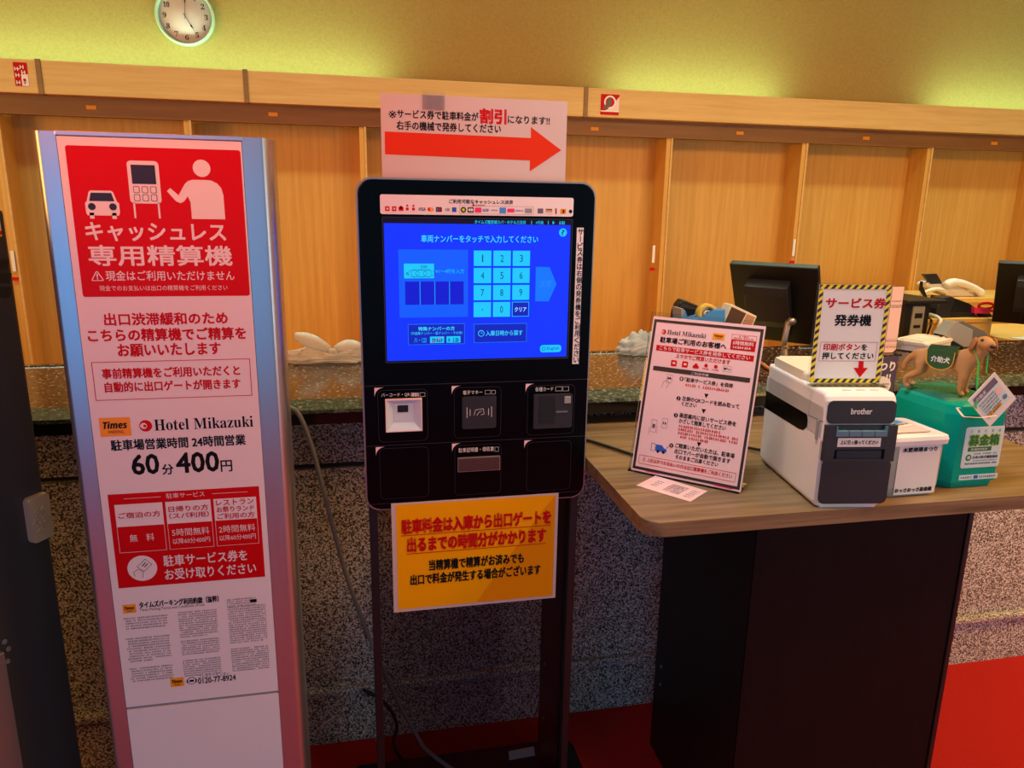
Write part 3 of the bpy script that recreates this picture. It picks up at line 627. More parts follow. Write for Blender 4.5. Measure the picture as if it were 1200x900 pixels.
# reader modules
A = Art((0, YK, 0), UX, UZ); G = lambda x, y: (420+x/4.286, 440+y/4.286)
for y0, y1 in ((451.7, 445.2), (521.7, 512.2)):
    v = (A.px(427, y0)[1]+A.px(686, y1)[1])/2; A.urect((KX0+.004, v-.0006), (KX1-.004, v+.0006), 'seam', 1)
v = A.px(445, 590.5)[1]; A.urect((KX0+.004, v-.0005), (KX1-.004, v+.0005), 'seam', 1)
mods = []
for cx_, cy_, tr, lab in (((95, 75, 350, 325), None, (80, 62), 0), ((480, 62, 715, 305), None, (468, 53), 0), ((850, 52, 1080, 290), None, (840, 42), 0), ((105, 368, 355, 608), None, (87, 360), 0), ((483, 352, 715, 588), None, (470, 342), 0), ((848, 336, 1062, 570), None, (833, 326), 0)):
    a_, b_ = A.px(*G(cx_[0], cx_[1])), A.px(*G(cx_[2], cx_[3]))
    A.poly(rr(a_[0], b_[0], b_[1], a_[1], .010), 'seam', 1); A.poly(rr(a_[0]+.0008, b_[0]-.0008, b_[1]+.0008, a_[1]-.0008, .0095), 'gloss_black', 2)
    p = A.px(*G(*tr)); L = .0185
    A.poly([(p[0], p[1]), (p[0], p[1]-L)]+[(p[0]+L*1.0-L*math.cos(t*PI/16)+.0, p[1]-L+L*math.sin(t*PI/16)) for t in range(1, 9)], 'pale_pink', 3)
def lab(t, x0, x1, y0, y1, icons=()):
    A.text(t, G(x0, y1), G(x1, y1-2), (y1-y0)/4.286, 'paper', 3)
    for i0, i1 in icons: A.frame(G(i0, y0-2), G(i1, y1-3), .0005, 'paper', 3)
lab('バーコード・QR', 115, 258, 88, 108, ((308, 335),)); lab('電子マネー', 525, 622, 76, 96, ((636, 664), (668, 688))); lab('各種カード', 888, 978, 58, 80, ((990, 1022), (1026, 1056))); lab('駐車証明書・領収書', 503, 680, 361, 384, ((685, 704),))
for k in range(9): A.rect(G(264+k*4.3, 86), G(266+k*4.3+(k % 3)*.8, 105), 'paper', 3)
A.build('module_print', kt)
def pos(x, y): p = A2.px(*G(x, y)); return p
A2 = Art((0, YK, 0), UX, UZ)
# barcode reader: sloped bezel round a dark window
(bx0, bz1), (bx1, bz0) = pos(134, 118), pos(320, 272); (wx0, wz1), (wx1, wz0) = pos(196, 150), pos(250, 182)
rd = MB('pale_blue')
def quadring(o, i, yo, yi): return [[(o[0], yo, o[2]), (o[1], yo, o[2]), (o[1], yo, o[3]), (o[0], yo, o[3])], [(i[0], yi, i[2]), (i[1], yi, i[2]), (i[1], yi, i[3]), (i[0], yi, i[3])]]
ou = (bx0, bx1, bz0, bz1)
rd = MB('pale_pink', 'pale_blue')
rd.loft([quadring(ou, ou, YK+.001, 0)[0]] + quadring(ou, (bx0+.002, bx1-.002, bz0+.002, bz1-.002), YK-.009, YK-.009), 0, None, False, False)
rd.loft(quadring((bx0+.002, bx1-.002, bz0+.002, bz1-.002), (bx0+.016, bx1-.016, bz0+.018, bz1-.010), YK-.009, YK-.0005), 1, None, False, False)
rd.box(bx0+.016, bx1-.016, YK-.0012, YK, bz0+.018, bz1-.010, 1)
r_o = rd.build('barcode_reader', kt); MB('black').box(wx0, wx1, YK-.0022, YK-.001, wz0, wz1).build('scan_window', r_o)
(ex0, ez1), (ex1, ez0) = pos(520, 106), pos(690, 260)
er = MB('charcoal').prism(rr(ex0, ex1, ez0, ez1, .004), .004, 0, T(0, YK, 0) @ XZ, .001).build('contactless_reader', kt)
B2 = Art((0, YK-.004, 0), UX, UZ); c = ((ex0+ex1)/2, (ez0+ez1)/2+.001); w = ex1-ex0
for s_ in (-1, 1):
    B2.urect((c[0]+s_*w*.36-.0005, c[1]-.011), (c[0]+s_*w*.36+.0005, c[1]+.011), 'paper', 1); B2.urect((c[0]+s_*w*.27-.0005, c[1]-.007), (c[0]+s_*w*.27+.0005, c[1]+.007), 'paper', 1)
B2.uline([(c[0]-.011, c[1]-.006), (c[0]-.008, c[1]+.005), (c[0]+.008, c[1]+.007), (c[0]+.01, c[1]-.004), (c[0]+.003, c[1]-.006)], .0008, 'paper', 1)
B2.uline([(c[0]-.005, c[1]-.007), (c[0]-.001, c[1]), (c[0]+.005, c[1]+.002)], .0008, 'paper', 1)
B2.build('contactless_symbol', er)
(cx0, cz1), (cx1, cz0) = pos(876, 94), pos(1064, 252)
cd = MB('seam').prism(rr(cx0, cx1, cz0, cz1, .003), .012, 0, T(0, YK, 0) @ XZ, .001).build('card_reader', kt)
b = MB('black'); b.box(pos(905, 0)[0], pos(985, 0)[0], YK-.0128, YK-.011, cz0+.012, cz1-.002); b.build('card_throat', cd)
MB('mid_grey').box(pos(990, 0)[0], pos(1048, 0)[0], YK-.0135, YK-.011, pos(1000, 178)[1], pos(1000, 171)[1]).build('card_slot', cd)
MB('grey_plastic').box(pos(1030, 0)[0], pos(1062, 0)[0], YK-.0145, YK-.011, pos(1040, 132)[1], pos(1040, 97)[1], 0, .001).build('chip_cover', cd)
(rx0, rz1), (rx1, rz0) = pos(500, 414), pos(707, 468)
rs = MB('brown_slot').box(rx0, rx1, YK-.006, YK, rz0, rz1, 0, .0015).build('receipt_slot', kt)
MB('silver_rim').ring(rr(rx0-.001, rx1+.001, rz0-.001, rz1+.001, .001, 2), rr(rx0+.0006, rx1-.0006, rz0+.0006, rz1-.0006, .001, 2), .004, 0, T(0, YK-.001, 0) @ XZ).build('slot_frame', rs)

# arrow notice taped behind the kiosk's top
YA = YK+.054
A = Art((0, YA, 0), UX, UZ)
tl, tr, br_ = A.px(445.5, 109), A.px(666.5, 118.8), A.px(660.9, 208.7); ax0, ax1 = tl[0], (tr[0]+br_[0])/2; az1 = (tl[1]+tr[1])/2; az0 = 1.43
an = emp('arrow_notice', ((ax0+ax1)/2, YA, az0), 'laminated notice with long red right arrow standing above the kiosk', 'notice')
MB('notice_paper').box(ax0, ax1, YA, YA+.0012, az0, az1).build('sheet', an)
aw = ax1-ax0
A.ppoly([(450.8, 154), (622, 161.7), (622.2, 149), (657.6, 176), (620.8, 200.8), (621, 188), (451.2, 180.8)], 'arrow_red', 1)
A.text('※', (455.5, 138.4), (464.5, 138.7), 9, 'ink', 1); A.text('サービス券で駐車料金が', (465.5, 138.6), (560.5, 141.5), 10, 'ink', 1, .02); A.text('割引', (562.7, 144.2), (592.8, 145), 16.5, 'print_red', 1, .045)
A.text('になります!!', (595.2, 144.5), (644, 146), 9, 'ink', 1, .02); A.text('右手の機械で発券してください', (464.8, 152), (586.7, 156), 10.2, 'ink', 1, .02)
A.build('printed_text', an)
p, q = A.px(495, 109), A.px(521, 129)
b = MB('sticky_tape').box(p[0], q[0], YA-.0016, YA-.0011, q[1], p[1]+.002); b.build('sticky_tape', an)

# yellow notice hanging off the kiosk's lower edge
YY = YK-.004
A = Art((0, YY, 0), UX, UZ)
a1, a2, a3, a4 = A.px(458.5, 590.5), A.px(653.3, 577.7), A.px(652, 700.3), A.px(461.3, 718)
yx0, yx1, yz0, yz1 = (a1[0]+a4[0])/2, (a2[0]+a3[0])/2, (a3[1]+a4[1])/2, (a1[1]+a2[1])/2
yn = emp('yellow_notice', ((yx0+yx1)/2, YY, yz0), 'yellow notice with red underlined text taped under the kiosk', 'notice')
MB('notice_paper').box(yx0, yx1, YY, YY+.0012, yz0, yz1).build('sheet', yn)
m_ = .0095; A.urect((yx0+m_, yz0+m_*.7), (yx1-m_*.7, yz1-.004), 'yellow', 1)
w, h = yx1-yx0, yz1-yz0
A.poly([(yx0+w*.5, yz0+m_*.7), (yx1-m_*.7, yz0+m_*.7), (yx1-m_*.7, yz1-.004), (yx1-w*.1, yz1-.004-h*.14)], 'amber', 2)
A.text('駐車料金は入庫から出口ゲートを', (471, 625.5), (645, 613.5), 16.5, 'print_red', 4, .04); A.text('出るまでの時間分がかかります', (477.8, 646.3), (639, 635), 16.5, 'print_red', 4, .04)
for (x0, y0), (x1, y1) in (((470, 627.5), (645.5, 615.2)), ((477, 648.5), (639.5, 636.8))):
    p, q = A.px(x0, y0), A.px(x1, y1); v = (p[1]+q[1])/2; A.urect((p[0], v-.001), (q[0], v+.0006), 'print_red', 4)
A.text('当精算機で精算がお済みでも', (503, 668.3), (613.3, 659.3), 12, 'ink', 4, .028); A.text('出口で料金が発生する場合がございます', (481.3, 685.5), (633, 672.7), 12, 'ink', 4, .028)
A.build('printed_text', yn)

# slip of paper tape left on the kiosk base
q = onZ(612, 888, .021); pt = emp('paper_tape_scrap', (q.x, q.y, .0205), 'small cream scrap of paper tape on the black kiosk base', 'tape scrap')
MB('cream').loft([[(q.x-.036, q.y-.002, .0206), (q.x+.036, q.y+.002, .0206), (q.x+.036, q.y+.018, .036), (q.x-.034, q.y+.016, .033)], [(q.x-.036, q.y-.0015, .0206), (q.x+.036, q.y+.0025, .0206), (q.x+.036, q.y+.0187, .036), (q.x-.034, q.y+.0167, .033)]]).build('strip', pt)

# cords
def cord(name, pts, r, m, label, sm=2):
    b = MB(m).tube(pts, r, 0, 8, None, sm).build(name); tag(b, label, 'cable'); return b
Yc = 1.685
P_ = lambda x, y, Y=Yc: tuple(onY(x, y, Y))
cord('power_cable', [(-.20, 1.86, 1.006), (-.185, 1.76, 1.005), (-.172, 1.70, .999), P_(350, 482), P_(365, 520), P_(378, 570), P_(393, 630), P_(412, 695, 1.69), P_(440, 765, 1.70), P_(462, 815, 1.70), P_(490, 865, 1.69), (.13, 1.66, .06), (.20, 1.61, .028)], .0055, 'cord_grey', 'thick grey cable running from the counter edge down to the kiosk base')
cord('power_cable', [P_(425, 808, 1.775), P_(452, 822, 1.77), P_(468, 850, 1.75), (.045, 1.73, .04), (.065, 1.70, .012), (.08, 1.69, .006)], .005, 'black', 'thin black cable by the carpet behind the left kiosk leg')

# ================================================================== grey machine at the left edge
C0 = Vector((-.598, 1.45, 0)); CA = math.atan2(.883, .469); CU = Vector((math.cos(CA), math.sin(CA), 0))
gm = emp('grey_machine', C0, 'tall dark grey metal machine at the left edge with square lock plate', 'machine', None, CA)
MB('cabinet_grey').box(-1.0, 0, .0, .5, .01, 1.437, 0, .006).build('housing', gm, True)
A = Art(C0, CU, UZ)
A.O = A.O+A.n*.0004
for row, (y0, y1, xs) in enumerate(((304, 316, 9), (320, 332, 10), (336, 349, 12))):
    for x in range(-12, xs, 3): A.ppoly([(x, y1), (x+1.6, y1), (x+5.0, y0), (x+3.4, y0)], 'black', 1)
A.build('vents', gm); A = Art(C0, CU, UZ); A.O = A.O+A.n*.0004
A.rect((-16, 251), (2.5, 277), 'hazard_yellow', 1); A.rect((-16, 271), (2.5, 275), 'red', 2); A.rect((-16, 262), (1.5, 270), 'paper', 2)
A.build('warning_sticker', gm)
A = Art(C0, CU, UZ)
q = [A.px(*p) for p in ((25, 587), (50, 574), (57, 624), (35, 638))]
lu0, lu1, lv0, lv1 = (q[0][0]+q[3][0])/2, (q[1][0]+q[2][0])/2, (q[2][1]+q[3][1])/2, (q[0][1]+q[1][1])/2
lp = MB('brushed_brass').prism(rr(lu0, lu1, lv0, lv1, .006), .014, 0, XZ, .002)
lpo = lp.build('lock_plate', gm, True)
b = MB('brushed_brass'); w_, h_ = lu1-lu0, lv1-lv0
for k in range(26):
    t = k*2.4; r_ = .006+.27*min(w_, h_)*((k*37) % 26)/26; x, z = (lu0+lu1)/2+r_*math.cos(t)*1.0, (lv0+lv1)/2+r_*1.35*math.sin(t)
    b.prism(rr(x-.006, x+.006, z-.0025, z+.0025, .002, 3), .0016, 0, T(0, -.0139, 0) @ XZ @ T(x, z, 0) @ RZ(t*1.7) @ T(-x, -z, 0), .0008)
b.build('embossed_relief', lpo, True)
for p in ((4.5, 752), (9, 760.5), (8, 775)):
    c = A.px(*p); MB('mid_grey').lathe([(.001, 0), (.0055, 0), (.0048, .003), (.0025, .0035), (.002, .002), (.001, .002)], 0, 14, T(c[0], 0, c[1]) @ RX(PI/2)).build('screw', gm, True)
e = A.px(11.5, 835); tp_ = A.px(0, 762)
MB('aluminium').box(-.9, e[0], -.012, .0, .02, tp_[1], 0, .002).build('lower_front_panel', gm, True)

# ================================================================== table
ZT_ = .92; TX0, TX1, TY0, TY1 = .477, 1.535, 1.112, 1.785
tb = emp('side_table', (1.0, 1.45, 0), 'dark wood counter table with black pedestal base beside the kiosk', 'table')
MB('table_wood').prism(rr(TX0, TX1, TY0, TY1, .035, 8), .028, 0, T(0, 0, ZT_-.028), .0015).build('tabletop', tb)
by0, by1, bx0_, bx1_ = 1.215, 1.64, .754, 1.2545
MB('black').box(bx0_, bx0_+.02, by0+.002, by1, .002, ZT_-.028).build('side_panel', tb)
MB('black').box(bx1_-.02, bx1_, by0+.002, by1, .002, ZT_-.028).build('side_panel', tb)
MB('table_base_laminate').box(bx0_+.0005, bx1_-.014, by0-.003, by0+.015, .002, ZT_-.028).build('front_panel', tb)
MB('black').box(bx1_-.011, bx1_+.001, by0-.006, by0+.016, .002, ZT_-.028, 0, .002).build('corner_trim', tb)
MB('black').box(bx0_+.02, bx1_-.02, by1-.02, by1, .002, ZT_-.028).build('rear_panel', tb)
MB('black').box(bx0_+.01, bx1_-.016, by0+.02, by1-.01, .0, .03).build('plinth', tb)
for p in ((775, 781), (774, 802)):
    c = onX(*p, bx0_); MB('grey_plastic').lathe([(.001, 0), (.004, 0), (.003, .002), (.001, .002)], 0, 12, T(bx0_, c.y, c.z) @ RY(-PI/2)).build('screw', tb)
L_ = lambda x, y, z=.925: tuple(onZ(x, y, z))
cord('table_cable', [(.47, 1.62, .924), L_(690, 516), L_(712, 523), L_(742, 533), (.60, 1.43, .9245), (.70, 1.52, .9245), (.80, 1.56, .9245), (.87, 1.45, .9245), (.89, 1.40, .935)], .0035, 'black', 'thin black cable lying on the table behind the poster stand')

# ------------------------------------------------------------------ poster stand
pa = math.radians(-43.56); pu = Vector((math.cos(pa), math.sin(pa), 0)); pb = Vector((-pu.y, pu.x, 0)); t14 = math.radians(14)
pv = UZ*math.cos(t14)+pb*math.sin(t14)
PO = Vector((.548, 1.369, ZT_+.0035))
ps = emp('poster_stand', (PO.x, PO.y, ZT_), 'clear acrylic stand holding pink parking instructions with black border', 'poster stand', None, pa)
MP = T(0, 0, .0035) @ RX(-t14)
b = MB('acrylic').box(-.009, .222, .0012, .0037, .0, .333, 0, 0, MP)
b.box(-.009, .222, -.004, .06, .0002, .0030, 0, 0)
b.box(.098, .114, .03, .055, .003, .06, 0, 0, None)
b.build('acrylic_holder', ps, True)
A = Art(PO, pu, pv); fr_ = [A.px(*p) for p in ((766.5, 376), (895.3, 383.5), (867, 574), (741.5, 548.5))]
u0, u1, v0, v1 = (fr_[0][0]+fr_[3][0])/2, (fr_[1][0]+fr_[2][0])/2, (fr_[2][1]+fr_[3][1])/2, (fr_[0][1]+fr_[1][1])/2
MB('pink_paper').box(u0-.003, u1+.003, .0003, .0011, v0-.004, v1+.006, 0, 0, MP).build('poster_sheet', ps, True)
A.uframe((u0, v0), (u1, v1), .0055, 'charcoal', 1)
A.moon_logo((777.9, 388.8), 2.8, 1, 'pink_paper')
A.text('𝐇𝐨𝐭𝐞𝐥 𝐌𝐢𝐤𝐚𝐳𝐮𝐤𝐢', (781.7, 392), (827, 396.4), 5.6, 'ink', 1); A.times_logo((835.7, 390), (848.7, 399), 1)
A.text('駐車場ご利用のお客様へ', (773.2, 402), (851, 408.4), 6.8, 'ink', 1, .03)
p, q = A.px(858.2, 391.2), A.px(884.5, 412.5); A.uframe(p, q, .0006, PR, 1); hh = p[1]-q[1]; A.urect((p[0], q[1]), (q[0], q[1]+hh*.66), PR, 1)
ww = q[0]-p[0]; A.utext('5時間無料', p[0]+ww*.08, q[0]-ww*.08, q[1]+hh*.32, q[1]+hh*.58, 'pale_pink', 2, .02); A.udash(p[0]+ww*.1, q[0]-ww*.1, q[1]+hh*.1, hh*.14, 'pale_pink', 2)
A.udash(p[0]+ww*.3, q[0]-ww*.3, q[1]+hh*.84, hh*.09, PR, 2); A.udash(p[0]+ww*.1, q[0]-ww*.1, q[1]+hh*.71, hh*.09, PR, 2)
p, q = A.px(769.5, 404.8), A.px(883, 422.5); p2, q2 = A.px(769.2, 411.5), A.px(883.5, 416.2)
A.urect((p[0], (p2[1]+q[1])/2), (q[0], (p[1]+q2[1])/2), PR, 1)
A.text('こちらで駐車サービス券を発券してください', (772.5, 410.9), (879, 421), 5, 'pale_pink', 2, .015)
A.text('スマホでご精算いただけます', (791.6, 420.5), (855.4, 426.5), 5.4, PR, 1, .02)
for k, c in enumerate(((789.7, 425.6), (802.7, 427), (815.5, 428.8), (827.3, 429.5), (838.7, 430.9), (852.3, 432.4))):
    c = A.px(*c); s_ = .0062
    if k < 2: A.urect((c[0]-s_, c[1]-s_), (c[0]+s_, c[1]+s_), 'red', 1, .002); A.urect((c[0]-s_*.4, c[1]-s_*.3), (c[0]+s_*.5, c[1]+s_*.35), 'pink_paper', 2)
    elif k == 2: A.urect((c[0]-s_, c[1]-s_*.8), (c[0]+s_, c[1]+s_*.1), 'red', 1); A.poly(circ((c[0], c[1]+s_*.3), s_*.55, 12), 'red', 1)
    elif k < 5: A.poly(circ((c[0], c[1]+s_*.3), s_*.6, 12), 'red', 1); A.udash(c[0]-s_, c[0]+s_, c[1]-s_, s_*.5, PR, 1)
    else: A.uframe((c[0]-s_*1.4, c[1]-s_*.9), (c[0]+s_*1.4, c[1]+s_*.9), .0004, 'grey_ink', 1); A.utext('Pay', c[0]-s_*.3, c[0]+s_*1.1, c[1]-s_*.5, c[1]+s_*.35, 'ink', 1); A.poly(circ((c[0]-s_*.75, c[1]), s_*.36, 10), 'ink', 1)
p, q, p2, q2 = A.px(765.7, 429.4), A.px(878.7, 447.3), A.px(765.2, 434.8), A.px(879.2, 442)
A.urect((p[0], (p2[1]+q[1])/2), (q[0], (p[1]+q2[1])/2), 'charcoal', 1); A.text('ご利用手順', (810, 439.4), (830.2, 441), 3.2, 'pale_pink', 2)
def num(c, t): q, R = A.disc(c, 2.5, 'ink', 1, 16); A.utext(t, q[0]-R*.35, q[0]+R*.35, q[1]-R*.6, q[1]+R*.6, 'pale_pink', 2)
def down(c): q = A.px(*c); A.poly([(q[0]-.0045, q[1]+.004), (q[0]+.0045, q[1]+.004), (q[0], q[1]-.005)], 'ink', 1)
num((798.7, 443.9), '1'); A.text('「駐車サービス券」を発券', (802, 448.6), (859, 453.3), 5.2, 'ink', 1, .02); A.dash((803, 453.6), (854.7, 458.1), 3, PR)
down((827.7, 463.8)); num((795.2, 466.8), '2'); A.text('左側のQRコードを読み取って', (799, 470.8), (866, 478), 5.6, 'ink', 1, .02); A.text('ください', (798.6, 475.7), (816, 477.6), 5, 'ink', 1, .02)
down((824.6, 481.8)); num((792.1, 486.6), '3'); A.text('画面案内に従いサービス券を', (796, 490.2), (862.4, 498.7), 5.7, 'ink', 1, .02); A.text('かざして精算してください', (795.3, 496.4), (850.2, 503.7), 5.6, 'ink', 1, .02)
for p, q in (((795.5, 500.8), (845, 508)), ((795, 505), (866, 515.5)), ((794.5, 509), (865, 519.8)), ((797, 513.8), (829.7, 518.2))): A.dash(p, q, 2.8, PR)
down((819.1, 520.7)); num((786.8, 522), '4'); A.text('ご精算いただいた方は、駐車場', (790.7, 525.8), (860.7, 535.5), 5.6, 'ink', 1, .02)
A.text('出口でバーが自動で開きます', (790, 532), (855.6, 542.3), 5.6, 'ink', 1, .02); A.text('そのままご出庫ください', (791, 538.4), (841.2, 546.3), 5.3, 'ink', 1, .02)
p, q = A.px(749.3, 533.4), A.px(861.3, 564.6); p2, q2 = A.px(747.5, 543), A.px(862.5, 553.5)
A.uframe((p[0], (p2[1]+q[1])/2), (q[0], (p[1]+q2[1])/2), .0008, PR, 1); A.text('⚠ 上記以外でお支払いの方は出口精算機をご利用ください', (752.4, 541.8), (857.8, 559.5), 5.2, PR, 2, .015)
c = A.px(782, 446); k_ = .010
A.uframe((c[0]-k_*.2, c[1]-k_*.4), (c[0]+k_, c[1]+k_*1.3), .0005, 'grey_ink', 1); A.udash(c[0], c[0]+k_*.8, c[1]+k_*.3, k_*.5, 'ink', 1); A.uline([(c[0]-k_, c[1]-k_*1.6), (c[0]-k_*.8, c[1]-k_*.3), (c[0], c[1]+k_*.1), (c[0]+k_*.5, c[1]-k_*.4), (c[0], c[1]-k_*1.6)], .0006, 'grey_ink', 1)
c = A.px(766, 499.5); A.uframe((c[0]-k_*.6, c[1]-k_*1.2), (c[0]+k_*.6, c[1]+k_*1.4), .0005, 'grey_ink', 1); A.urect((c[0]-k_*.3, c[1]-k_*.3), (c[0]+k_*.3, c[1]+k_*.5), 'grey_ink', 1); A.uline([(c[0]-k_*.9, c[1]-k_*1.8), (c[0]-k_*.9, c[1]-k_*.2)], .0005, 'grey_ink', 1); A.uline([(c[0]+k_*.9, c[1]-k_*1.4), (c[0]+k_*.8, c[1]+k_*.2)], .0005, 'grey_ink', 1)
c = A.px(779, 496); A.uframe((c[0]-k_*.6, c[1]-k_), (c[0]+k_*.6, c[1]+k_), .0005, 'grey_ink', 1); A.udash(c[0]-k_*.4, c[0]+k_*.4, c[1]-k_*.3, k_*.6, 'ink', 1)
c = A.px(772, 526); k_ = .012   # little blue car and barrier
A.poly([(c[0]-k_*.6, c[1]-k_*.4), (c[0]+k_*1.4, c[1]-k_*.4), (c[0]+k_*1.4, c[1]+k_*.1), (c[0]+k_*.9, c[1]+k_*.25), (c[0]+k_*.5, c[1]+k_*.7), (c[0]-k_*.6, c[1]+k_*.7)], 'print_blue', 1)
A.urect((c[0]-k_*1.4, c[1]-k_*.5), (c[0]-k_*.7, c[1]+k_*.8), 'grey_ink', 1); A.urect((c[0]-k_*1.3, c[1]-k_*.45), (c[0]-k_*.75, c[1]+k_*.7), 'pale_pink', 2)
for x in (-.1, .9): A.poly(circ((c[0]+k_*x, c[1]-k_*.45), k_*.25, 12), 'ink', 2)
A.uline([(c[0]+k_*1.3, c[1]+k_*.3), (c[0]+k_*2.0, c[1]+k_*1.2)], .001, PR, 1)
for a_, b_ in (((756, 553.5), (772, 558)), ((837, 570), (858, 575.5))):
    p, q = A.px(*a_), A.px(*b_); A.urect((p[0], .002), (q[0], .006), 'hot_pink', 1)
A.build('poster_print', ps)

# ------------------------------------------------------------------ ticket
tk = [onZ(*p, ZT_+.0005) for p in ((745.5, 569), (768, 557.5), (829, 575.5), (809, 588))]
tke = emp('parking_ticket', (tk[0].x, tk[0].y, ZT_), 'pink printed paper ticket lying on the table before the poster', 'ticket')
MB('pale_pink').loft([[(p.x, p.y, ZT_+z) for p in tk] for z in (.0002, .0009)]).build('slip', tke)
eu = (tk[3]-tk[0]).normalized(); ev = UZ.cross(eu); A = Art((tk[0].x, tk[0].y, ZT_+.0010), eu, ev); Wt = (tk[3]-tk[0]).length; Ht = (tk[1]-tk[0]).dot(ev)
for k in range(7): A.udash(Wt*.42, Wt*.72, Ht*(.2+.085*k), Ht*.06, 'grey_ink', 1, .003)
for k in range(4): A.udash(Wt*.15, Wt*.28, Ht*(.3+.12*k), Ht*.05, 'grey_ink', 1, .004)
for k in range(5): A.udash(Wt*.8, Wt*.92, Ht*(.2+.12*k), Ht*.05, 'grey_ink', 1, .004)
A.urect((Wt*.02, 0), (Wt*.1, Ht*.6), 'pink_paper', 1)
A.build('ticket_print', tke)

# ------------------------------------------------------------------ label printer
PA = -.1485; PL = Vector((.8106, 1.1251, ZT_)); PW_, PD, PH = .132, .262, .2186
lr = emp('label_printer', PL, 'white ticket label printer with black front standing on the table', 'printer', None, PA)
MB('paper').prism(rr(0, PW_, 0, .205, .014, 6), PD-.004, 0, T(0, PD, .0) @ XZ, .008, 3).box(.002, PW_-.002, .006, PD-.006, .13, PH-.012, 0, .004).build('lower_body', lr, True)
b = MB('paper'); b.prism([(0, .128), (0, .205), (.004, .213), (.012, .2186), (PD, .2186), (PD, .128)], PW_, 0, YZ, .006, 3); b.build('upper_cover', lr, True)
MB('cream').prism(rr(.004, PW_-.004, .095, PD-.004, .016), .019, 0, T(0, 0, PH-.001), .006, 3).build('roll_lid', lr, True)
MB('dark_grey').box(.012, PW_-.012, .088, .097, PH-.002, PH+.004).build('lid_gap', lr, True)
lu = Vector((math.cos(PA), math.sin(PA), 0)); A = Art(PL, lu, UZ)
p, q = A.px(970.8, 469.5), A.px(1047.5, 496.3)
MB('charcoal').prism(rr(p[0], q[0], q[1], p[1], .010), .0022, 0, XZ, .001).build('front_top_panel', lr, True)
p, q = A.px(963.6, 538.5), A.px(1037, 589.5)
MB('charcoal').prism(rr(p[0], q[0], q[1], p[1], .010), .0022, 0, XZ, .001).build('front_lower_panel', lr, True)
p, q = A.px(967, 497.5), A.px(1044, 539)
cut = MB('charcoal'); mx0, mx1, mz0, mz1 = p[0]-.0005, q[0], q[1], p[1]
P1, Q1 = A.px(978.5, 498.5), A.px(1036.5, 510); P2, Q2 = A.px(980, 525), A.px(1031, 536.5)
for x0, x1, z0, z1 in ((mx0, P1[0], mz0, mz1), (Q1[0], mx1, mz0, mz1), (P1[0], Q1[0], P2[1], Q1[1]), (P1[0], Q1[0], mz0, Q2[1])): cut.box(x0, x1, -.008, .002, z0, z1)
cut.box(mx0+.002, mx1-.002, -.0005, .0015, mz0, mz1)
mb_ = cut.build('outlet_frame', lr, True)
dz = (P1[1]-Q1[1]); b = MB('flap_blue')
for k in range(4):
    wq = (Q1[0]-P1[0])/4; b.box(P1[0]+wq*k+.0006, P1[0]+wq*(k+1)-.0006, -.0095, -.001, Q1[1], Q1[1]+dz*.55, 0, .0006)
b.box(P1[0], P1[0]+.002, -.009, -.001, Q1[1], P1[1]); b.box(Q1[0]-.002, Q1[0], -.009, -.001, Q1[1], P1[1]); b.build('release_flap', lr, True)
MB('deep_blue').box(P2[0], Q2[0], -.004, -.0006, Q2[1], P2[1]-.004).build('paper_slot', lr, True)
A.O = PL+A.n*.008; p, q = A.px(982.2, 513.3), A.px(1031.3, 523.5); MB('paper').box(p[0], q[0], -.0086, -.008, q[1], p[1]).build('instruction_label', lr, True)
A.O = PL+A.n*.0087; A.text('上に引っ張ってください', (984.5, 521), (1029, 520.2), 4.6, 'ink', 1, .03); A.build('instruction_print', lr); A = Art(PL+A.n*.0023, lu, UZ)
A.text('brother', (997.1, 485.5), (1021.5, 485.3), 6.8, 'paper', 1, .03)
A.build('front_lettering', lr)
S_ = Art(PL, Vector((math.sin(PA), -math.cos(PA), 0)), UZ)
pts = [(898, 457.5), (945.8, 485.5), (946.8, 492), (946, 500), (941.5, 504.2), (936, 502.5), (896, 477.5)]
S_.ppoly(pts, 'gloss_black', 1); S_.build('side_window', lr)
S_ = Art(PL, Vector((math.sin(PA), -math.cos(PA), 0)), UZ)
S_.line([(947.5, 486.5), (965, 494.5)], .0012, 'seam', 1); S_.line([(947.5, 486.5), (950.5, 462)], .0008, 'mid_grey', 1); S_.build('cover_seam', lr)
MB('grey_plastic').box(-.003, .002, .014, .022, .128, .165, 0, .001).build('cover_latch', lr, True)
for k in range(3): MB('pale_pink').lathe([(.001, 0), (.007, 0), (.0065, .0015), (.001, .0018)], 0, 20, T(.05+.026*k, .028, PH-.0003) @ Matrix.Diagonal((1.25, .7, 1, 1))).build('print_button', lr, True)

# hazard-bordered sign on the printer
HO = PL+Vector((-math.sin(PA), math.cos(PA), 0))*.07+UZ*(PH+.0005)
hs = emp('hazard_border_sign', HO, 'white acrylic sign with yellow black striped border standing on the printer', 'sign', None, PA)
A = Art(HO, lu, UZ)
q = [A.px(*p) for p in ((962.5, 333.5), (1048, 334.3), (1027, 450), (946.5, 450))]
u0, u1, v0, v1 = (q[0][0]+q[3][0])/2, (q[1][0]+q[2][0])/2, (q[2][1]+q[3][1])/2, (q[0][1]+q[1][1])/2; v0 = max(v0, .004)
b = MB('acrylic').box(u0-.003, u1+.003, .001, .0035, .0, v1+.003).box(u0-.003, u1+.003, -.02, .0035, .0, .002); b.build('acrylic_stand', hs, True)
MB('paper').box(u0, u1, .0, .0009, v0, v1).build('sheet', hs, True)
t_ = .0078; A.uframe((u0, v0), (u1, v1), t_, 'hazard_dark', 1); s_ = .0135
k = u0
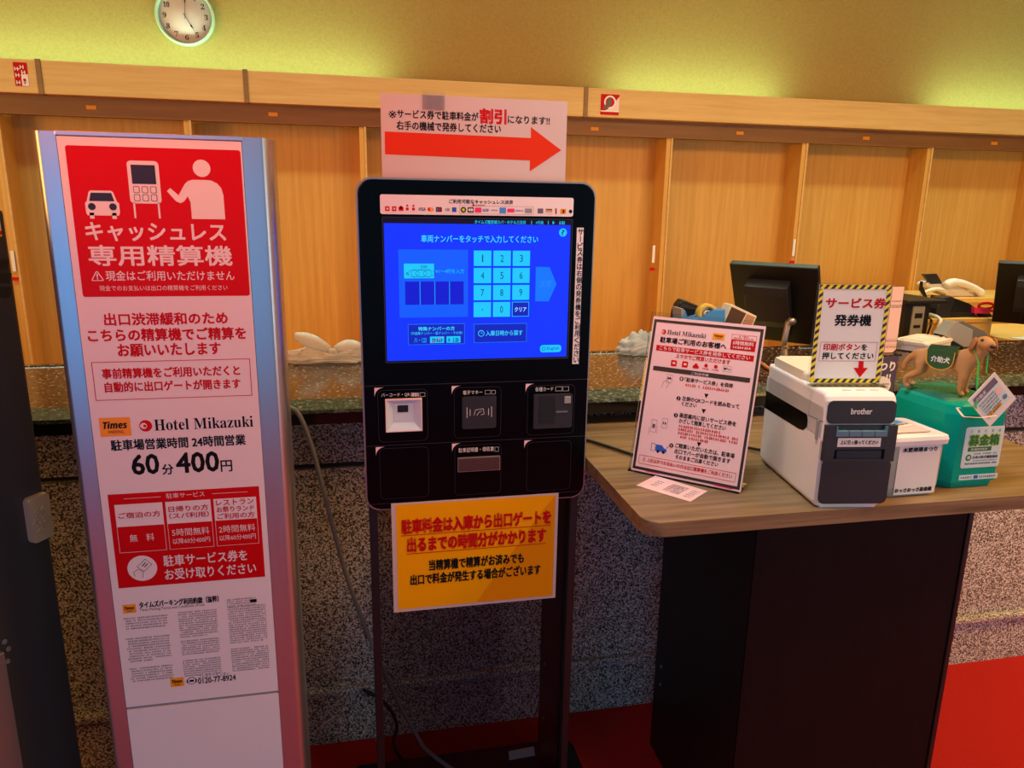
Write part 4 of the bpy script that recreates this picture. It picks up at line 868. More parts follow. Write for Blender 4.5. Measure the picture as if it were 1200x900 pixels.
while k < u1-.004:
    for va in (v0, v1-t_): A.poly([(k, va), (min(k+s_*.5, u1), va), (min(k+s_*.5+t_*.8, u1), va+t_), (min(k+t_*.8, u1), va+t_)], 'hazard_yellow', 2)
    k += s_
k = v0+.002
while k < v1-s_:
    for ua in (u0, u1-t_): A.poly([(ua, k), (ua+t_, k+t_*.8), (ua+t_, k+t_*.8+s_*.52), (ua, k+s_*.52)], 'hazard_yellow', 2)
    k += s_
A.text('サービス券', (967.3, 361), (1037.2, 361), 11.6, 'print_red', 1, .035); A.text('発券機', (977.5, 381.8), (1020, 381.8), 13, 'ink', 1, .03)
A.frame((961.8, 400.6), (1025.5, 423.4), .0007, 'print_red', 1)
A.text('印刷ボタン', (964.5, 410.8), (1007.3, 410.4), 7.7, 'print_red', 1, .03); A.text('を', (1009, 410.4), (1015.5, 410.4), 7, 'ink', 1, .03); A.text('押してください', (963, 421.3), (1023, 420.3), 7.7, 'ink', 1, .03)
A.ppoly([(1006.2, 423.2), (1012, 423.2), (1011.6, 431), (1017, 431), (1007.3, 442.3), (1000, 431), (1005.7, 431)], 'red', 2)
A.build('printed_text', hs)

# ------------------------------------------------------------------ frosted donation tub
dt = emp('donation_tub', (1.04, 1.2, ZT_), 'small frosted plastic donation tub between printer and teal box', 'donation box')
def tub(i, z, g=0): return [(x, y, z) for x, y in rr(.979-g+i, 1.095+g-i, 1.146-g+i, 1.262+g-i, .012)]
b = MB('frosted_plastic'); b.loft([tub(.004, ZT_+.0005), tub(.0, ZT_+.02), tub(-.001, ZT_+.115)], 0, None, False, True); b.build('container', dt)
b = MB('white'); b.loft([tub(-.002, ZT_+.104, 0), tub(-.006, ZT_+.106, 0), tub(-.007, ZT_+.115, 0), tub(-.005, ZT_+.122), tub(.0, ZT_+.124), tub(.004, ZT_+.122)], 0); b.build('lid', dt)
A = Art((0, 1.1435, 0), UX, UZ)
q = [A.px(*p) for p in ((1055.5, 520.3), (1103, 519.4), (1095.2, 577), (1046.8, 580.3))]
u0, u1, v0, v1 = (q[0][0]+q[3][0])/2, (q[1][0]+q[2][0])/2, (q[2][1]+q[3][1])/2, (q[0][1]+q[1][1])/2
MB('white').box(u0, u1, 1.1437, 1.1445, v0, v1).build('label', dt)
A.text('木更津港まつり', (1058, 529.6), (1097.8, 528.6), 5.0, 'ink', 1, .05); A.text('おっさおっさ募金箱', (1048.2, 577.2), (1091, 574.8), 4.6, 'ink', 1, .05)
A.build('label_print', dt)
b = MB('pale_pink', 'paper'); b.box(.99, 1.075, 1.165, 1.25, ZT_+.124, ZT_+.1255).box(.985, 1.06, 1.19, 1.245, ZT_+.1256, ZT_+.1268, 1, 0, T(1.02, 1.22, 0) @ RZ(.3) @ T(-1.02, -1.22, 0))
po = b.build('folded_leaflet', dt)
A = Art((1.02, 1.22, ZT_+.1272), Vector((math.cos(.3), math.sin(.3), 0)), Vector((-math.sin(.3), math.cos(.3), 0)))
A.urect((-.01, -.012), (.038, .022), 'sky_blue', 1); A.poly(circ((.012, .006), .008, 12), 'white', 2); A.udash(-.03, .038, -.022, .006, 'ink', 1, .006); A.build('leaflet_print', dt)

# ------------------------------------------------------------------ teal donation box with dog
BX0, BX1, BY0, BY1, BZ = 1.121, 1.262, 1.166, 1.345, 1.093
db = emp('teal_donation_box', ((BX0+BX1)/2, (BY0+BY1)/2, ZT_), 'teal green plastic donation box carrying a dog figure on its lid', 'donation box')
def octa(z, i, c=.02): x0, x1, y0, y1 = BX0+i, BX1-i, BY0+i, BY1-i; return [(x0+c, y0, z), (x1-c, y0, z), (x1, y0+c, z), (x1, y1-c, z), (x1-c, y1, z), (x0+c, y1, z), (x0, y1-c, z), (x0, y0+c, z)]
b = MB('teal'); b.loft([octa(ZT_+.0005, .006), octa(ZT_+.012, .004), octa(ZT_+.014, .0005), octa(BZ-.020, 0), octa(BZ-.004, .004), octa(BZ, .010)]); b.build('box_body', db)
A = Art((0, 0, BZ+.0004), UX, Vector((0, 1, 0)))
A.line([(1121, 478), (1124, 482), (1129, 488.5), (1150, 489.5), (1168, 487)], .004, 'pink_paper', 1); A.line([(1121, 478), (1126, 478)], .005, 'pink_paper', 1); A.build('coin_slot_edge', db)
b = bmesh.new(); NXg, NYg = 22, 26; g = {}
gx0, gx1, gy0, gy1 = BX0+.010, BX1-.012, BY0+.034, BY1-.008
for i in range(NXg+1):
    for j in range(NYg+1):
        e = min(i, NXg-i, j, NYg-j); h = 0 if e == 0 else .006+.0022*math.sin(i*2.1+j*.9)*math.cos(j*1.7-i*.6)+random.uniform(-.001, .001)
        g[i, j] = b.verts.new((gx0+(gx1-gx0)*i/NXg, gy0+(gy1-gy0)*j/NYg, BZ-.0002+h))
for i in range(NXg):
    for j in range(NYg): f = b.faces.new((g[i, j], g[i+1, j], g[i+1, j+1], g[i, j+1])); f.smooth = True
MB('teal_grass').take(b, 0).build('grass_mound', db)
A = Art((0, BY0, 0), UX, UZ)
q = [A.px(*p) for p in ((1132.4, 501.2), (1178, 498.4), (1169.7, 545.8), (1125, 549.5))]
u0, u1, v0, v1 = (q[0][0]+q[3][0])/2, (q[1][0]+q[2][0])/2, (q[2][1]+q[3][1])/2, (q[0][1]+q[1][1])/2; w, h = u1-u0, v1-v0
A.urect((u0, v0), (u1, v1), 'white', 1, .005); A.urect((u0+.002, v0+.002), (u1-.002, v1-.002), 'pale_blue', 2, .004)
for k, ch in enumerate('介助犬育成'): A.utext(ch, u0+w*(.12+.18*k), u0+w*(.18+.18*k), v0+h*.86, v0+h*.93, 'leaf_green', 3)
A.utext('募金箱', u0+w*.11, u0+w*.90, v0+h*.545, v0+h*.81, 'lime', 3, .10); A.utext('募金箱', u0+w*.12, u0+w*.89, v0+h*.55, v0+h*.805, 'leaf_green', 4, .045)
A.urect((u0+w*.12, v0+h*.41), (u0+w*.73, v0+h*.51), 'leaf_green', 3); A.udash(u0+w*.2, u0+w*.66, v0+h*.44, h*.04, 'white', 4)
A.poly(circ((u0+w*.17, v0+h*.26), w*.075), 'leaf_green', 3); A.poly(circ((u0+w*.17, v0+h*.26), w*.04), 'pale_blue', 4); A.poly([(u0+w*.17, v0+h*.22), (u0+w*.2, v0+h*.28), (u0+w*.14, v0+h*.3)], 'lime', 5)
A.utext('日本介助犬福祉協会', u0+w*.28, u0+w*.93, v0+h*.225, v0+h*.295, 'ink', 3, .03); A.udash(u0+w*.3, u0+w*.92, v0+h*.33, h*.035, 'grey_ink', 3); A.udash(u0+w*.3, u0+w*.92, v0+h*.165, h*.025, 'grey_ink', 3); A.udash(u0+w*.1, u0+w*.93, v0+h*.09, h*.04, 'ink', 3, .003)
p, q = A.px(1124, 557.5), A.px(1168.5, 559); c0 = A.px(1146, 558.5)
A.urect((p[0], c0[1]-.0055), (q[0], c0[1]+.0055), 'pale_blue', 1); A.urect((c0[0]-.011, c0[1]-.0035), (c0[0]-.001, c0[1]+.0035), 'print_blue', 2); A.udash(p[0]+.004, c0[0]-.013, c0[1]-.002, .004, 'grey_ink', 2); A.udash(c0[0]+.002, q[0]-.003, c0[1]-.002, .004, 'grey_ink', 2)
A.build('donation_label', db)
# the dog: one continuous skinned body
DB = Vector((1.137, 1.292, BZ+.005)); dd = Vector((.52, -.854, 0)); dn = Vector((dd.y, -dd.x, 0))     # dn points to the viewer's side
def DP(s, t, h): return DB+dd*s+dn*t+UZ*h
def skinned(name, pts, edges, rad, m, parent, root=0, sub=2):
    me = bpy.data.meshes.new(name+'_bones'); me.from_pydata(pts, edges, []); o = bpy.data.objects.new(name+'_bones', me); COL.objects.link(o)
    md = o.modifiers.new('skin', 'SKIN'); md.use_smooth_shade = True; md.branch_smoothing = .6
    sv = me.skin_vertices[0].data if me.skin_vertices else None
    if sv is None:
        bpy.context.view_layer.objects.active = o; bpy.ops.mesh.customdata_skin_add(); sv = me.skin_vertices[0].data
    for k, r in enumerate(rad): sv[k].radius = (r, r) if not isinstance(r, tuple) else r; sv[k].use_root = k == root
    s2 = o.modifiers.new('sub', 'SUBSURF'); s2.levels = sub; s2.render_levels = sub
    bpy.context.view_layer.update(); me2 = bpy.data.meshes.new_from_object(o.evaluated_get(bpy.context.evaluated_depsgraph_get()))
    bpy.data.objects.remove(o); me2.transform(WM[parent.name].inverted()) if parent else None
    me2.name = name; me2.materials.clear(); me2.materials.append(MATS[m])
    for p in me2.polygons: p.use_smooth = True
    r_ = bpy.data.objects.new(name, me2); COL.objects.link(r_); r_.parent = parent; WM[r_.name] = WM[parent.name].copy() if parent else Matrix(); return r_
pts, rad, ed = [], [], []
def add(p, r, par=None):
    pts.append(tuple(p)); rad.append(r); k = len(pts)-1
    if par is not None: ed.append((par, k))
    return k
i0 = add(DP(.045, 0, .072), .0205); i1 = add(DP(.015, 0, .074), .020, i0); i2 = add(DP(-.002, 0, .071), .016, i1)
i3 = add(DP(.078, 0, .072), .0245, i0); i4 = add(DP(.098, 0, .082), .021, i3); i5 = add(DP(.107, .002, .098), .0175, i4); i6 = add(DP(.113, .005, .115), .0185, i5)
i7 = add(DP(.1245, .019, .1115), .0135, i6); i8 = add(DP(.131, .028, .1075), .0100, i7)
t1 = add(DP(-.016, 0, .066), .0075, i2); t2 = add(DP(-.026, 0, .050), .006, t1); t3 = add(DP(-.027, 0, .034), .004, t2)
for s_ in (-1, 1):
    a1 = add(DP(.006, s_*.012, .055), .0135, i1); a2 = add(DP(.010, s_*.014, .040), .0095, a1); a3 = add(DP(-.016, s_*.014, .023), .0058, a2); a4 = add(DP(-.016, s_*.014, .007), .0056, a3); add(DP(-.006, s_*.014, .004), .0052, a4)
    c1 = add(DP(.088, s_*.013, .052), .0105, i3); c2 = add(DP(.087, s_*.014, .030), .007, c1); c3 = add(DP(.087, s_*.014, .008), .0058, c2); add(DP(.096, s_*.014, .004), .0052, c3)
dog = skinned('dog_figure', pts, ed, rad, 'dog_fur', db)
for s_ in (-1, 1):
    hs_, ht_ = .113-s_*.0155, .005+s_*.0105           # ears sit either side of the turned head
    c = DP(hs_, ht_, .1115)
    MB('dog_ear').lathe([(.0005, -.017), (.007, -.013), (.0105, -.005), (.009, .006), (.003, .012)], 0, 14, T(*c) @ RZ(math.atan2(dd.y, dd.x)-.98) @ RX(s_*-.25) @ Matrix.Diagonal((1.0, .42, 1, 1))).build('ear', dog)
    c = DP(.113+.0085-s_*.0080, .005+.0135+s_*.0056, .1205); MB('skin_nose').lathe([(.0003, -.0026), (.0024, -.0016), (.0029, 0), (.0024, .0016), (.0003, .0026)], 0, 10, T(*c)).build('eye', dog)
c = DP(.1355, .0350, .1115); MB('skin_nose').lathe([(.0005, -.0036), (.0042, -.0026), (.0054, 0), (.0042, .0026), (.0005, .0036)], 0, 12, T(*c)).build('nose', dog)
MB('skin_nose').tube([DP(.127, .0365, .1035), DP(.1325, .0365, .1025), DP(.1375, .0315, .1035)], .0008, 0, 6).build('mouth', dog)
b = bmesh.new(); rows = []
for k in range(13):
    th = math.radians(-112+224*k/12); wv = .027*math.sqrt(max(.12, 1-(max(0, abs(math.degrees(th))-55)/62)**2)); row = []
    for j in range(9):
        s0 = .046+wv*(j-4)/4; rr_ = .0232+.0022*(s0-.02)/.06; row.append(b.verts.new(DP(s0, rr_*math.sin(th), .0725+rr_*math.cos(th)*1.04)))
    rows.append(row)
for A0, B0 in zip(rows, rows[1:]):
    for j in range(8): f = b.faces.new((A0[j], A0[j+1], B0[j+1], B0[j])); f.smooth = True
bmesh.ops.solidify(b, geom=list(b.faces), thickness=-.0012)
vs = MB('vest_green').take(b, 0).build('vest', dog)
A = Art(DB+dn*.0268, dd, UZ)
A.utext('介助犬', .030, .064, .066, .078, 'white', 2, .03)
ar = [(.0205, .090)]+[(.046-.0245*math.cos(t*PI/16), .070-.0185*math.sin(t*PI/16)) for t in range(17)]+[(.0715, .090)]
A.poly(ar, 'vest_green', 0); A.uline(ar, .0016, 'trim_yellow', 1); A.build('vest_lettering', vs)
# hanging card
CO = onY(1160, 500, 1.140); cu = (onY(1191, 467, 1.140)-CO); cvv = Vector((0, -1, 0)).cross(cu.normalized()); cvv = -cvv if cvv.x > 0 else cvv
cw, chh = cu.length, (onY(1134, 470, 1.140)-CO).length
hc = emp('hanging_card', CO, 'small square card hung by a green ribbon from the dog figure', 'tag card')
A = Art(CO, cu, cvv)
b = MB('paper'); Mx = Matrix(((cu.normalized().x, 0, cvv.x, CO.x), (cu.normalized().y, 1, cvv.y, CO.y), (cu.normalized().z, 0, cvv.z, CO.z), (0, 0, 0, 1)))
b.box(0, cw, .0, .001, 0, chh, 0, 0, Mx); b.build('card', hc)
A.urect((cw*.1, chh*.16), (cw*.9, chh*.92), 'pale_blue', 1); A.urect((cw*.1, chh*.74), (cw*.9, chh*.92), 'violet_grey', 2)
for k in range(5): A.udash(cw*.14, cw*.66, chh*(.28+.085*k), chh*.05, 'grey_ink', 2, .003)
A.utext('介助犬', cw*.16, cw*.5, chh*.77, chh*.87, 'white', 3, .02); A.urect((cw*.12, chh*.2), (cw*.62, chh*.28), 'trim_yellow', 3); A.udash(cw*.14, cw*.6, chh*.22, chh*.04, 'ink', 4, .003); A.poly(circ((cw*.77, chh*.55), cw*.11, 16), 'pink_paper', 3); A.poly(circ((cw*.8, chh*.3), cw*.07, 16), 'flap_blue', 3)
A.build('card_print', hc)
nk = DP(.103, 0, .088); hole = CO+cu*.1+cvv*(chh*.86)
b = MB('ribbon_green')
rib = [nk+UZ*.019+dn*.004, nk+UZ*.010+dn*.022, onY(1146.5, 425, 1.160), onY(1145, 452, 1.146), onY(1143.5, 479, 1.137)]
def strap(P, w):
    q = [Vector(p) for p in P]; L0 = []
    for k, p in enumerate(q):
        t = (q[min(k+1, len(q)-1)]-q[max(k-1, 0)]).normalized(); s0 = t.cross(Vector((0, -1, 0))).normalized()*w/2; o0 = Vector((0, -.0006, 0)); L0.append([p-s0, p+s0, p+s0+o0, p-s0+o0])
    b.loft(L0)
strap(rib, .0042); strap([nk+UZ*.021+dn*.006, nk+UZ*.016-dn*.014+dd*.012, DP(.122, .0, .078), DP(.124, .004, .055), onY(1168, 447, 1.139)], .004)
b.build('ribbon', hc)

# ------------------------------------------------------------------ purple festival leaflet in a holder behind the printer
YB = 1.66; q = onY(1052.5, 418, YB); p = onY(1010, 418, YB)
lf = emp('festival_leaflet', ((p.x+q.x)/2, YB, ZT_), 'dark purple leaflet with white lettering standing behind the printer', 'leaflet')
MB('acrylic').box(p.x-.003, q.x+.003, YB+.001, YB+.004, ZT_+.0005, q.z+.004).box(p.x-.003, q.x+.003, YB-.02, YB+.06, ZT_+.0005, ZT_+.003).build('holder', lf)
MB('purple').box(p.x, q.x, YB, YB+.0009, ZT_+.003, q.z).build('sheet', lf)
A = Art((0, YB, 0), UX, UZ); A.text('まつり', (1021.5, 435.5), (1048, 434), 10.5, 'paper', 1, .04); A.text('ー!!', (1026, 446), (1043, 444.8), 6.5, 'paper', 1, .04)
A.disc((1035, 451.5), 8.6, 'paper', 2, 28, 1.0); A.dash((1028, 451.5), (1042, 450.8), 2, 'grey_ink', 3); A.dash((1030, 455), (1040, 454.2), 2, 'grey_ink', 3); A.build('leaflet_print', lf)

# ================================================================== staff side of the counter
def pxp(mb, pts, Y, dep, m=0, zb=None, bev=0):
    P = []
    for x, y in pts:
        q = onY(x, 395 if y == 'b' else y, Y); P.append((q.x, zb if y == 'b' else q.z))
    mb.prism(P, dep, m, T(0, Y+dep, 0) @ XZ, bev); return mb
ZC = 1.0003   # counter top
# pink notice
YP = 2.10; p, q = onY(1010, 336, YP), onY(1060, 336, YP)
pn = emp('pink_notice', ((p.x+q.x)/2, YP, ZC), 'pale pink notice sheet in an upright clear holder on the counter', 'notice')
MB('pale_pink').prism([(p.x, ZC+.004), (q.x-.012, ZC+.004), (q.x, ZC+.014), (q.x, q.z), (p.x, q.z)], .0012, 0, T(0, YP+.0012, 0) @ XZ).build('sheet', pn)
MB('acrylic').box(p.x-.002, q.x+.003, YP+.002, YP+.0045, ZC, q.z+.002).box(p.x-.002, q.x+.003, YP-.03, YP+.06, ZC, ZC+.0025).build('holder', pn)
A = Art((0, YP, 0), UX, UZ)
for y in (353.5, 358.5, 360.5): A.dash((1040, y), (1057, y), 1.2, 'grey_ink')
A.frame((1035, 397.5), (1057.5, 404), .0006, 'grey_ink', 1)
for y in (400, 407): A.dash((1038, y), (1056, y), 1.2, 'grey_ink')
A.build('printed_lines', pn)
# white document tray
ty = math.radians(27); tr_ = emp('desk_tray', (1.845, 2.066, ZC+.0036), 'shallow white plastic box on the counter right of the pink notice', 'tray', None, ty)
b = MB('white', 'pale_blue'); b.prism(rr(.004, .206, .004, .116, .012), .022, 0, T(0, 0, 0), .003); b.prism(rr(0, .21, 0, .12, .014), .010, 0, T(0, 0, .022), .003); b.build('tray_body', tr_, True)
MB('white', 'sky_blue').ring(rr(.02, .19, .02, .10, .008), rr(.026, .184, .026, .094, .006), .004, 0, T(0, 0, .032)).build('raised_rim', tr_, True)
MB('pale_blue').box(.04, .12, .035, .085, .032, .0335).build('label', tr_, True)
# grey card terminal and the panel behind
cy_ = emp('card_terminal', (2.08, 2.2, ZC), 'silver grey tilted card terminal behind the dog figure', 'terminal')
pxp(MB('grey_plastic'), [(1105, 392.5), (1119, 377.5), (1121, 376.8), (1140.5, 386.5), (1141, 'b'), (1131.5, 'b')], 2.17, .05, 0, ZC, .003).build('terminal_body', cy_)
pxp(MB('black'), [(1103.5, 395), (1105, 393), (1131.5, 408), (1131, 'b'), (1108, 'b')], 2.175, .04, 0, ZC).build('terminal_base', cy_)
sp = emp('grey_screen_panel', (2.25, 2.29, .74), 'mid grey rounded panel behind the silver card terminal', 'panel')
pxp(MB('mid_grey'), [(1122, 377.5), (1128, 376), (1154, 388), (1159, 394), (1158.5, 'b'), (1132, 'b')], 2.32, .02, 0, .745, .002).build('panel_plate', sp)
# small orange pencil
cord('pencil', [tuple(onZ(888, 423, ZC+.006)), tuple(onZ(903, 433, ZC+.006))], .005, 'orange_wood', 'orange wooden pencil lying on the counter beside the poster', 0)['category'] = 'pencil'

# tape dispenser, black gadget, small speaker
td = emp('tape_dispenser', (1.03, 2.12, ZC), 'blue tape dispenser with yellow tape roll behind the poster', 'tape dispenser')
pxp(MB('dispenser_blue'), [(799, 363.5), (803.5, 364), (806, 373.5), (816, 375), (826, 371.5), (838.5, 363), (850, 362.5), (850.5, 'b'), (797, 'b'), (798, 376)], 2.09, .06, 0, ZC, .002).build('body', td)
c = onY(827.5, 367.5, 2.12); r_ = (onY(838.5, 367.5, 2.12).x-c.x)
MB('tape_yellow').lathe([(r_*.62, -.012), (r_, -.012), (r_, .012), (r_*.62, .012), (r_*.62, -.012)], 0, 32, T(c.x, 2.12, c.z) @ RX(PI/2), False).build('tape_roll', td)
MB('cream').lathe([(r_*.2, -.008), (r_*.35, -.013), (r_*.35, .013), (r_*.2, .008), (r_*.2, -.008)], 0, 20, T(c.x, 2.12, c.z) @ RX(PI/2), False).build('roll_core', td)
pxp(MB('grey_plastic'), [(798, 362), (801.5, 362), (801.5, 371), (798.5, 372)], 2.088, .064).build('cutter', td)
bg = emp('black_stapler', (1.03, 2.21, ZC), 'black rounded desk gadget behind the blue tape dispenser', 'desk gadget')
pxp(MB('black'), [(792.5, 376), (794, 366), (797, 356.5), (801, 352), (804, 352), (823, 360), (824, 366), (822, 'b'), (793, 'b')], 2.19, .05, 0, ZC, .004).build('gadget_body', bg)
pxp(MB('dark_grey'), [(797, 360), (801, 355), (820, 361.5), (819, 364)], 2.187, .004).build('top_band', bg)
bs = emp('box_speaker', (1.19, 2.1, ZC), 'small tilted box speaker with brown front left of the monitor', 'speaker')
pxp(MB('cream'), [(847.5, 379), (856.5, 357.5), (859, 357), (887, 370.5), (882, 383), (868, 382)], 2.12, .05, 0, None, .0015).build('cabinet', bs)
pxp(MB('speaker_brown'), [(850, 378.3), (858, 359.7), (874.5, 367.3), (867.5, 380.5)], 2.117, .004).build('grille', bs)
pxp(MB('speaker_side'), [(870, 381), (876.5, 368.3), (885, 371.8), (880.5, 382)], 2.117, .004).build('side_panel', bs)
pxp(MB('black'), [(858, 378), (874, 380), (874, 'b'), (858, 'b')], 2.13, .03, 0, ZC).build('stand', bs)

# plastic bags on the counter's rear rim
def bag(name, c, w, h, label, ears=True, sd=1):
    rng = random.Random(sd); b = bmesh.new(); bmesh.ops.create_icosphere(b, subdivisions=5, radius=1)
    for v in b.verts:
        n = v.co.normalized(); t = 1+.16*math.sin(7*n.x+sd)*math.cos(9*n.y)+.10*math.sin(19*n.x*n.z+3*sd)+.07*math.sin(31*n.y+17*n.z)+rng.uniform(-.02, .02)
        pinch = 1-.45*math.exp(-(n.x*3.2)**2) if ears else 1
        v.co = Vector((n.x*w/2*t, n.y*.045*t, max(-.2, n.z*t)*h*.75*pinch+h*.15))
    m = MB('thin_bag_plastic').take(b, 0, T(*c), True)
    if ears:
        for s_, L in ((-1, 1.0), (1, .8)):
            lp_ = []
            for k in range(7):
                f = k/6; wd = .006+.032*math.sin(PI*min(1, f*.8+.1)); x = s_*(.005+.10*L*f); z = h*.72+(.042 if s_ < 0 else .006)*f
                lp_.append([(c[0]+x, c[1]-.01, c[2]+z-wd*.6), (c[0]+x, c[1]-.022, c[2]+z-.1*wd), (c[0]+x, c[1]-.01, c[2]+z+wd*.7), (c[0]+x, c[1]+.006, c[2]+z)])
            m.loft(lp_, 0, None, True)
        m.lathe([(.002, -.012), (.012, -.008), (.014, 0), (.011, .008), (.002, .012)], 0, 12, T(c[0], c[1]-.018, c[2]+h*.6))
    o = m.build(name); tag(o, label, 'plastic bag', 'plastic bags on the counter'); return o
bag('plastic_bag', (-.085, 2.2, ZC+.003), .26, .05, 'knotted white plastic bag on the counter between totem and kiosk', True, 1)
bag('plastic_bag', (.895, 2.2, ZC+.003), .15, .07, 'crumpled white plastic bag on the counter behind the poster', False, 5)

# desks and shelves
ds = emp('staff_desk', (1.9, 2.75, 0), 'low pale wood staff desk behind the stone counter', 'desk')
MB('desk_wood').box(.9, 2.46, 2.42, 3.15, .71, .74, 0, .003).build('desk_top', ds)
for x in (.93, 2.41): MB('desk_wood').box(x, x+.03, 2.45, 3.12, 0, .71).build('side_panel', ds)
MB('desk_wood').box(.96, 2.41, 3.05, 3.07, .3, .71).build('modesty_panel', ds)
lc = emp('low_cabinet', (2.7, 3.05, 0), 'pale wooden cabinet right of the silver computer behind the counter', 'cabinet')
MB('desk_wood').box(2.545, 2.92, 2.9, 3.2, 0, .968).build('carcass', lc); MB('desk_wood').box(2.54, 2.925, 2.89, 3.2, .968, .988, 0, .002).build('top_board', lc)
d2 = emp('side_desk', (3.4, 2.95, 0), 'pale wooden desk at the right edge under the second monitor', 'desk')
MB('desk_wood').box(2.94, 4.3, 2.62, 3.25, .875, .90, 0, .002).build('desk_top', d2); MB('orange_wood').box(2.96, 4.28, 2.65, 2.67, .4, .875).build('front_panel', d2)
for x in (2.96, 4.25): MB('desk_wood').box(x, x+.03, 2.67, 3.22, 0, .875).build('side_panel', d2)
sh = emp('rear_shelf_unit', (3.3, 3.45, 0), 'pale wooden shelf unit against the panelled wall under the telephone', 'shelf')
MB('desk_wood').box(2.56, 4.4, 3.27, 3.645, 1.012, 1.035, 0, .002).build('top_board', sh); MB('desk_wood').box(2.58, 4.38, 3.3, 3.64, 0, 1.012).build('carcass', sh)
# computer tower
pc = emp('computer_tower', (2.52, 2.9, .74), 'silver and black computer tower left of the pale wooden cabinet', 'computer')
MB('black').box(2.405, 2.535, 2.86, 3.14, .7405, 1.065, 0, .003).build('case', pc)
a_, b_ = onY(1070, 360, 2.856), onY(1084, 360, 2.856)
MB('grey_plastic').box(a_.x, b_.x, 2.852, 2.862, .75, 1.055, 0, .003).build('front_bezel', pc); MB('black').box(a_.x+.012, b_.x-.012, 2.850, 2.853, 1.0, 1.022).build('drive_slot', pc); MB('black').box(a_.x+.012, b_.x-.016, 2.850, 2.853, .955, .968).build('port', pc)
MB('black').box(2.39, 2.60, 2.83, 3.14, 1.066, 1.082, 0, .004).build('top_plate', pc)
# receipt printer
rp = emp('receipt_printer', (2.7, 3.0, .988), 'black receipt printer on the pale wooden cabinet', 'printer')
pxp(MB('charcoal'), [(1096.5, 370), (1098, 362), (1104.5, 349.5), (1115, 347.5), (1119, 349), (1112.5, 364), (1112, 'b'), (1096.5, 'b')], 2.92, .07, 0, .9885, .003).build('printer_front', rp)
pxp(MB('black'), [(1113, 'b'), (1113, 364), (1119, 349.5), (1136, 355.5), (1141, 359), (1141, 'b')], 2.93, .15, 0, .9885, .003).build('printer_body', rp)
c = onY(1107, 354, 2.918); MB('white').lathe([(.0005, 0), (.006, 0), (.005, .002), (.0005, .002)], 0, 14, T(c.x, 2.919, c.z) @ RX(PI/2)).build('status_light', rp)
pxp(MB('seam'), [(1113, 366), (1140, 366.5), (1140, 368), (1113, 367.5)], 2.928, .003).build('drawer_gap', rp)
# pink clipboard with a red ring
pc2 = emp('pink_card_holder', (2.97, 2.86, .9), 'pink card holder with red ring left of the right monitor', 'card holder')
pxp(MB('hot_pink'), [(1142, 360), (1169, 363.5), (1168, 366.5), (1160, 366), (1160, 368), (1142, 367)], 2.91, .05).build('holder_body', pc2)
pxp(MB('black'), [(1150, 367), (1160, 366.5), (1160, 'b'), (1146, 'b')], 2.925, .03, 0, .9885).build('holder_foot', pc2)
c = onY(1155.5, 358.5, 2.935); ringp = [(c.x+.042*math.cos(t*PI/10), 2.935, c.z+.014*math.sin(t*PI/10)) for t in range(21)]
MB('red').tube(ringp, .006, 0, 8).build('red_ring', pc2)
# telephone
tp = emp('telephone', (2.85, 3.35, 1.035), 'white desk telephone with dark tilted display on the rear shelf', 'telephone')
Yt = 3.34
pxp(MB('white'), [(1085, 333), (1090, 330), (1106, 331), (1120, 336), (1150, 345.5), (1150, 'b'), (1108, 'b'), (1106, 345), (1097, 339), (1086, 335)], Yt, .07, 0, 1.0355, .004).build('base', tp)
pxp(MB('charcoal'), [(1082, 321.5), (1098, 320.8), (1105, 332.5), (1091, 333)], Yt-.004, .02, 0, None, .002).build('display', tp)
hp = [tuple(onY(x, y, Yt-.02)) for x, y in ((1109, 335), (1112, 331.5), (1120, 330.5), (1130, 332.5), (1140, 336.5), (1148, 341.5), (1150, 344.5))]
MB('white').tube(hp, [.022, .022, .019, .017, .018, .021, .020], 0, 10, None, 1).build('handset', tp)
MB('white').tube([tuple(onY(x, y, Yt-.02)) for x, y in ((1079, 344.5), (1086, 341.5), (1093, 339), (1103, 338.5), (1110, 343))]+[(onY(1111, 347, Yt-.02).x, Yt-.01, 1.046)], .009, 0, 8, None, 1).build('handset_cord', tp)
ms = emp('phone_microphone', (2.6, 3.3, 1.035), 'tiny black upright microphone stand left of the telephone', 'microphone')
pxp(MB('black'), [(1078.5, 340), (1079.5, 333), (1080.5, 329.5), (1082, 330), (1081.5, 335), (1080.5, 'b'), (1078.5, 'b')], 3.29, .012, 0, 1.0355).build('stem', ms)
q = onY(1079.6, 345, 3.3); MB('black').lathe([(.001, 0), (.016, 0), (.015, .006), (.001, .008)], 0, 16, T(q.x-.01, 3.30, 1.0353)).build('foot', ms)

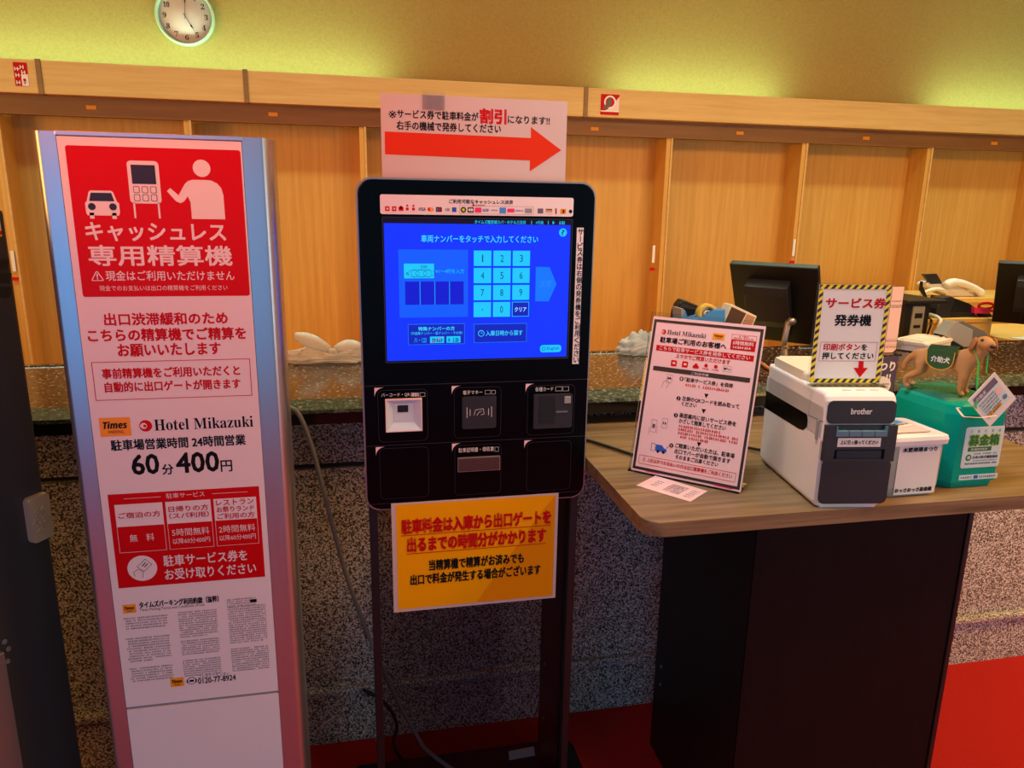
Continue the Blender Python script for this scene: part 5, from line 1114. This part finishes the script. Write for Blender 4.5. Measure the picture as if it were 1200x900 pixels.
# monitors
def monitor(loc, yaw, til, w, h, zb, label):
    """loc: top left corner of the back seen from the lobby"""
    u = Vector((math.cos(yaw), math.sin(yaw), 0)); n = Vector((-u.y, u.x, 0)); up = UZ*math.cos(til)-n*math.sin(til); nn = u.cross(up).normalized()
    O = Vector(loc)-up*h; M = Matrix(((u.x, -nn.x, up.x, O.x), (u.y, -nn.y, up.y, O.y), (u.z, -nn.z, up.z, O.z), (0, 0, 0, 1)))
    base = O+u*w*.5; e = emp('monitor', (base.x, base.y, zb), label, 'monitor')
    MB('black').box(0, w, 0, .028, 0, h, 0, .004, M).build('screen_housing', e)
    MB('gloss_black').box(.012, w-.012, .028, .0295, .012, h-.012, 0, 0, M).build('display', e)
    pr = [(-.0005, h*.27), (-.045, h*.30), (-.052, h*.38), (-.050, h*.72), (-.04, h*.80), (-.0005, h*.83)]
    MB('charcoal').prism(pr, w*.5, 0, M @ T(w*.2, 0, 0) @ YZ, .004).build('rear_hump', e)
    MB('black').box(w*.28, w*.62, -.03, -.0005, h*.08, h*.27, 0, .002, M).build('connector_bay', e)
    a_ = M @ Vector((w*.70, -.05, h*.42)); c_ = M @ Vector((w*.60, -.07, -.02)); f_ = Vector((c_.x, c_.y, zb+.012))
    MB('aluminium').tube([a_, c_, f_], .011, 0, 10).build('stand_arm', e)
    MB('aluminium').lathe([(.001, 0), (.013, 0), (.013, .03), (.001, .03)], 0, 16, T(*a_) @ RX(PI/2)).build('pivot', e)
    MB('black').prism(rr(f_.x-.11, f_.x+.11, f_.y-.08, f_.y+.08, .03), .012, 0, T(0, 0, zb+.0003), .003).build('foot', e)
    return e
monitor((1.332, 2.5, 1.269), math.radians(-50), math.radians(28), .315, .33, .74, 'black monitor seen from behind, left of the striped sign')
q = onY(1170, 308, 2.78); monitor((q.x, 2.78, q.z), math.radians(-50), math.radians(26), .40, .31, .90, 'black monitor seen from behind at the right edge')
# cables down the cabinet, papers
cord('desk_cable', [(2.57, 3.0, .995), (2.575, 2.93, .995), (2.575, 2.882, .985), tuple(onY(1091, 381, 2.875)), tuple(onY(1086, 394, 2.88))], .005, 'black', 'black cable hanging down the front of the pale wooden cabinet')
cord('desk_cable', [(2.63, 2.98, .999), (2.625, 2.93, .999), (2.62, 2.876, .985), tuple(onY(1099, 382, 2.87)), tuple(onY(1097.5, 400, 2.88))], .009, 'white', 'white cable hanging down the front of the pale wooden cabinet')
pp = emp('striped_card', (2.60, 2.4, 0), 'yellow and white striped card lying at the right edge behind the counter', 'card')
p = onY(1182, 404, 2.36)
MB('desk_wood').box(p.x-.12, p.x+.6, 2.30, 2.42, .0, p.z-.018).build('card_ledge', pp)
b = MB('bright_yellow', 'white', 'pink_paper'); Mz = T(p.x, 2.36, p.z-.012) @ RX(.35)
b.box(-.01, .4, -.005, .03, 0, .003, 0, 0, Mz).box(-.01, .4, .03, .05, 0, .003, 1, 0, Mz).box(-.01, .4, -.03, -.005, 0, .003, 2, 0, Mz).build('card_sheet', pp)
pk = emp('paper_pad', (3.05, 2.72, .9), 'white paper sheet on the desk at the right edge', 'paper')
MB('white').box(2.98, 3.2, 2.70, 2.85, .9003, .903).build('sheet', pk)
bpy.data.objects.remove(_to)
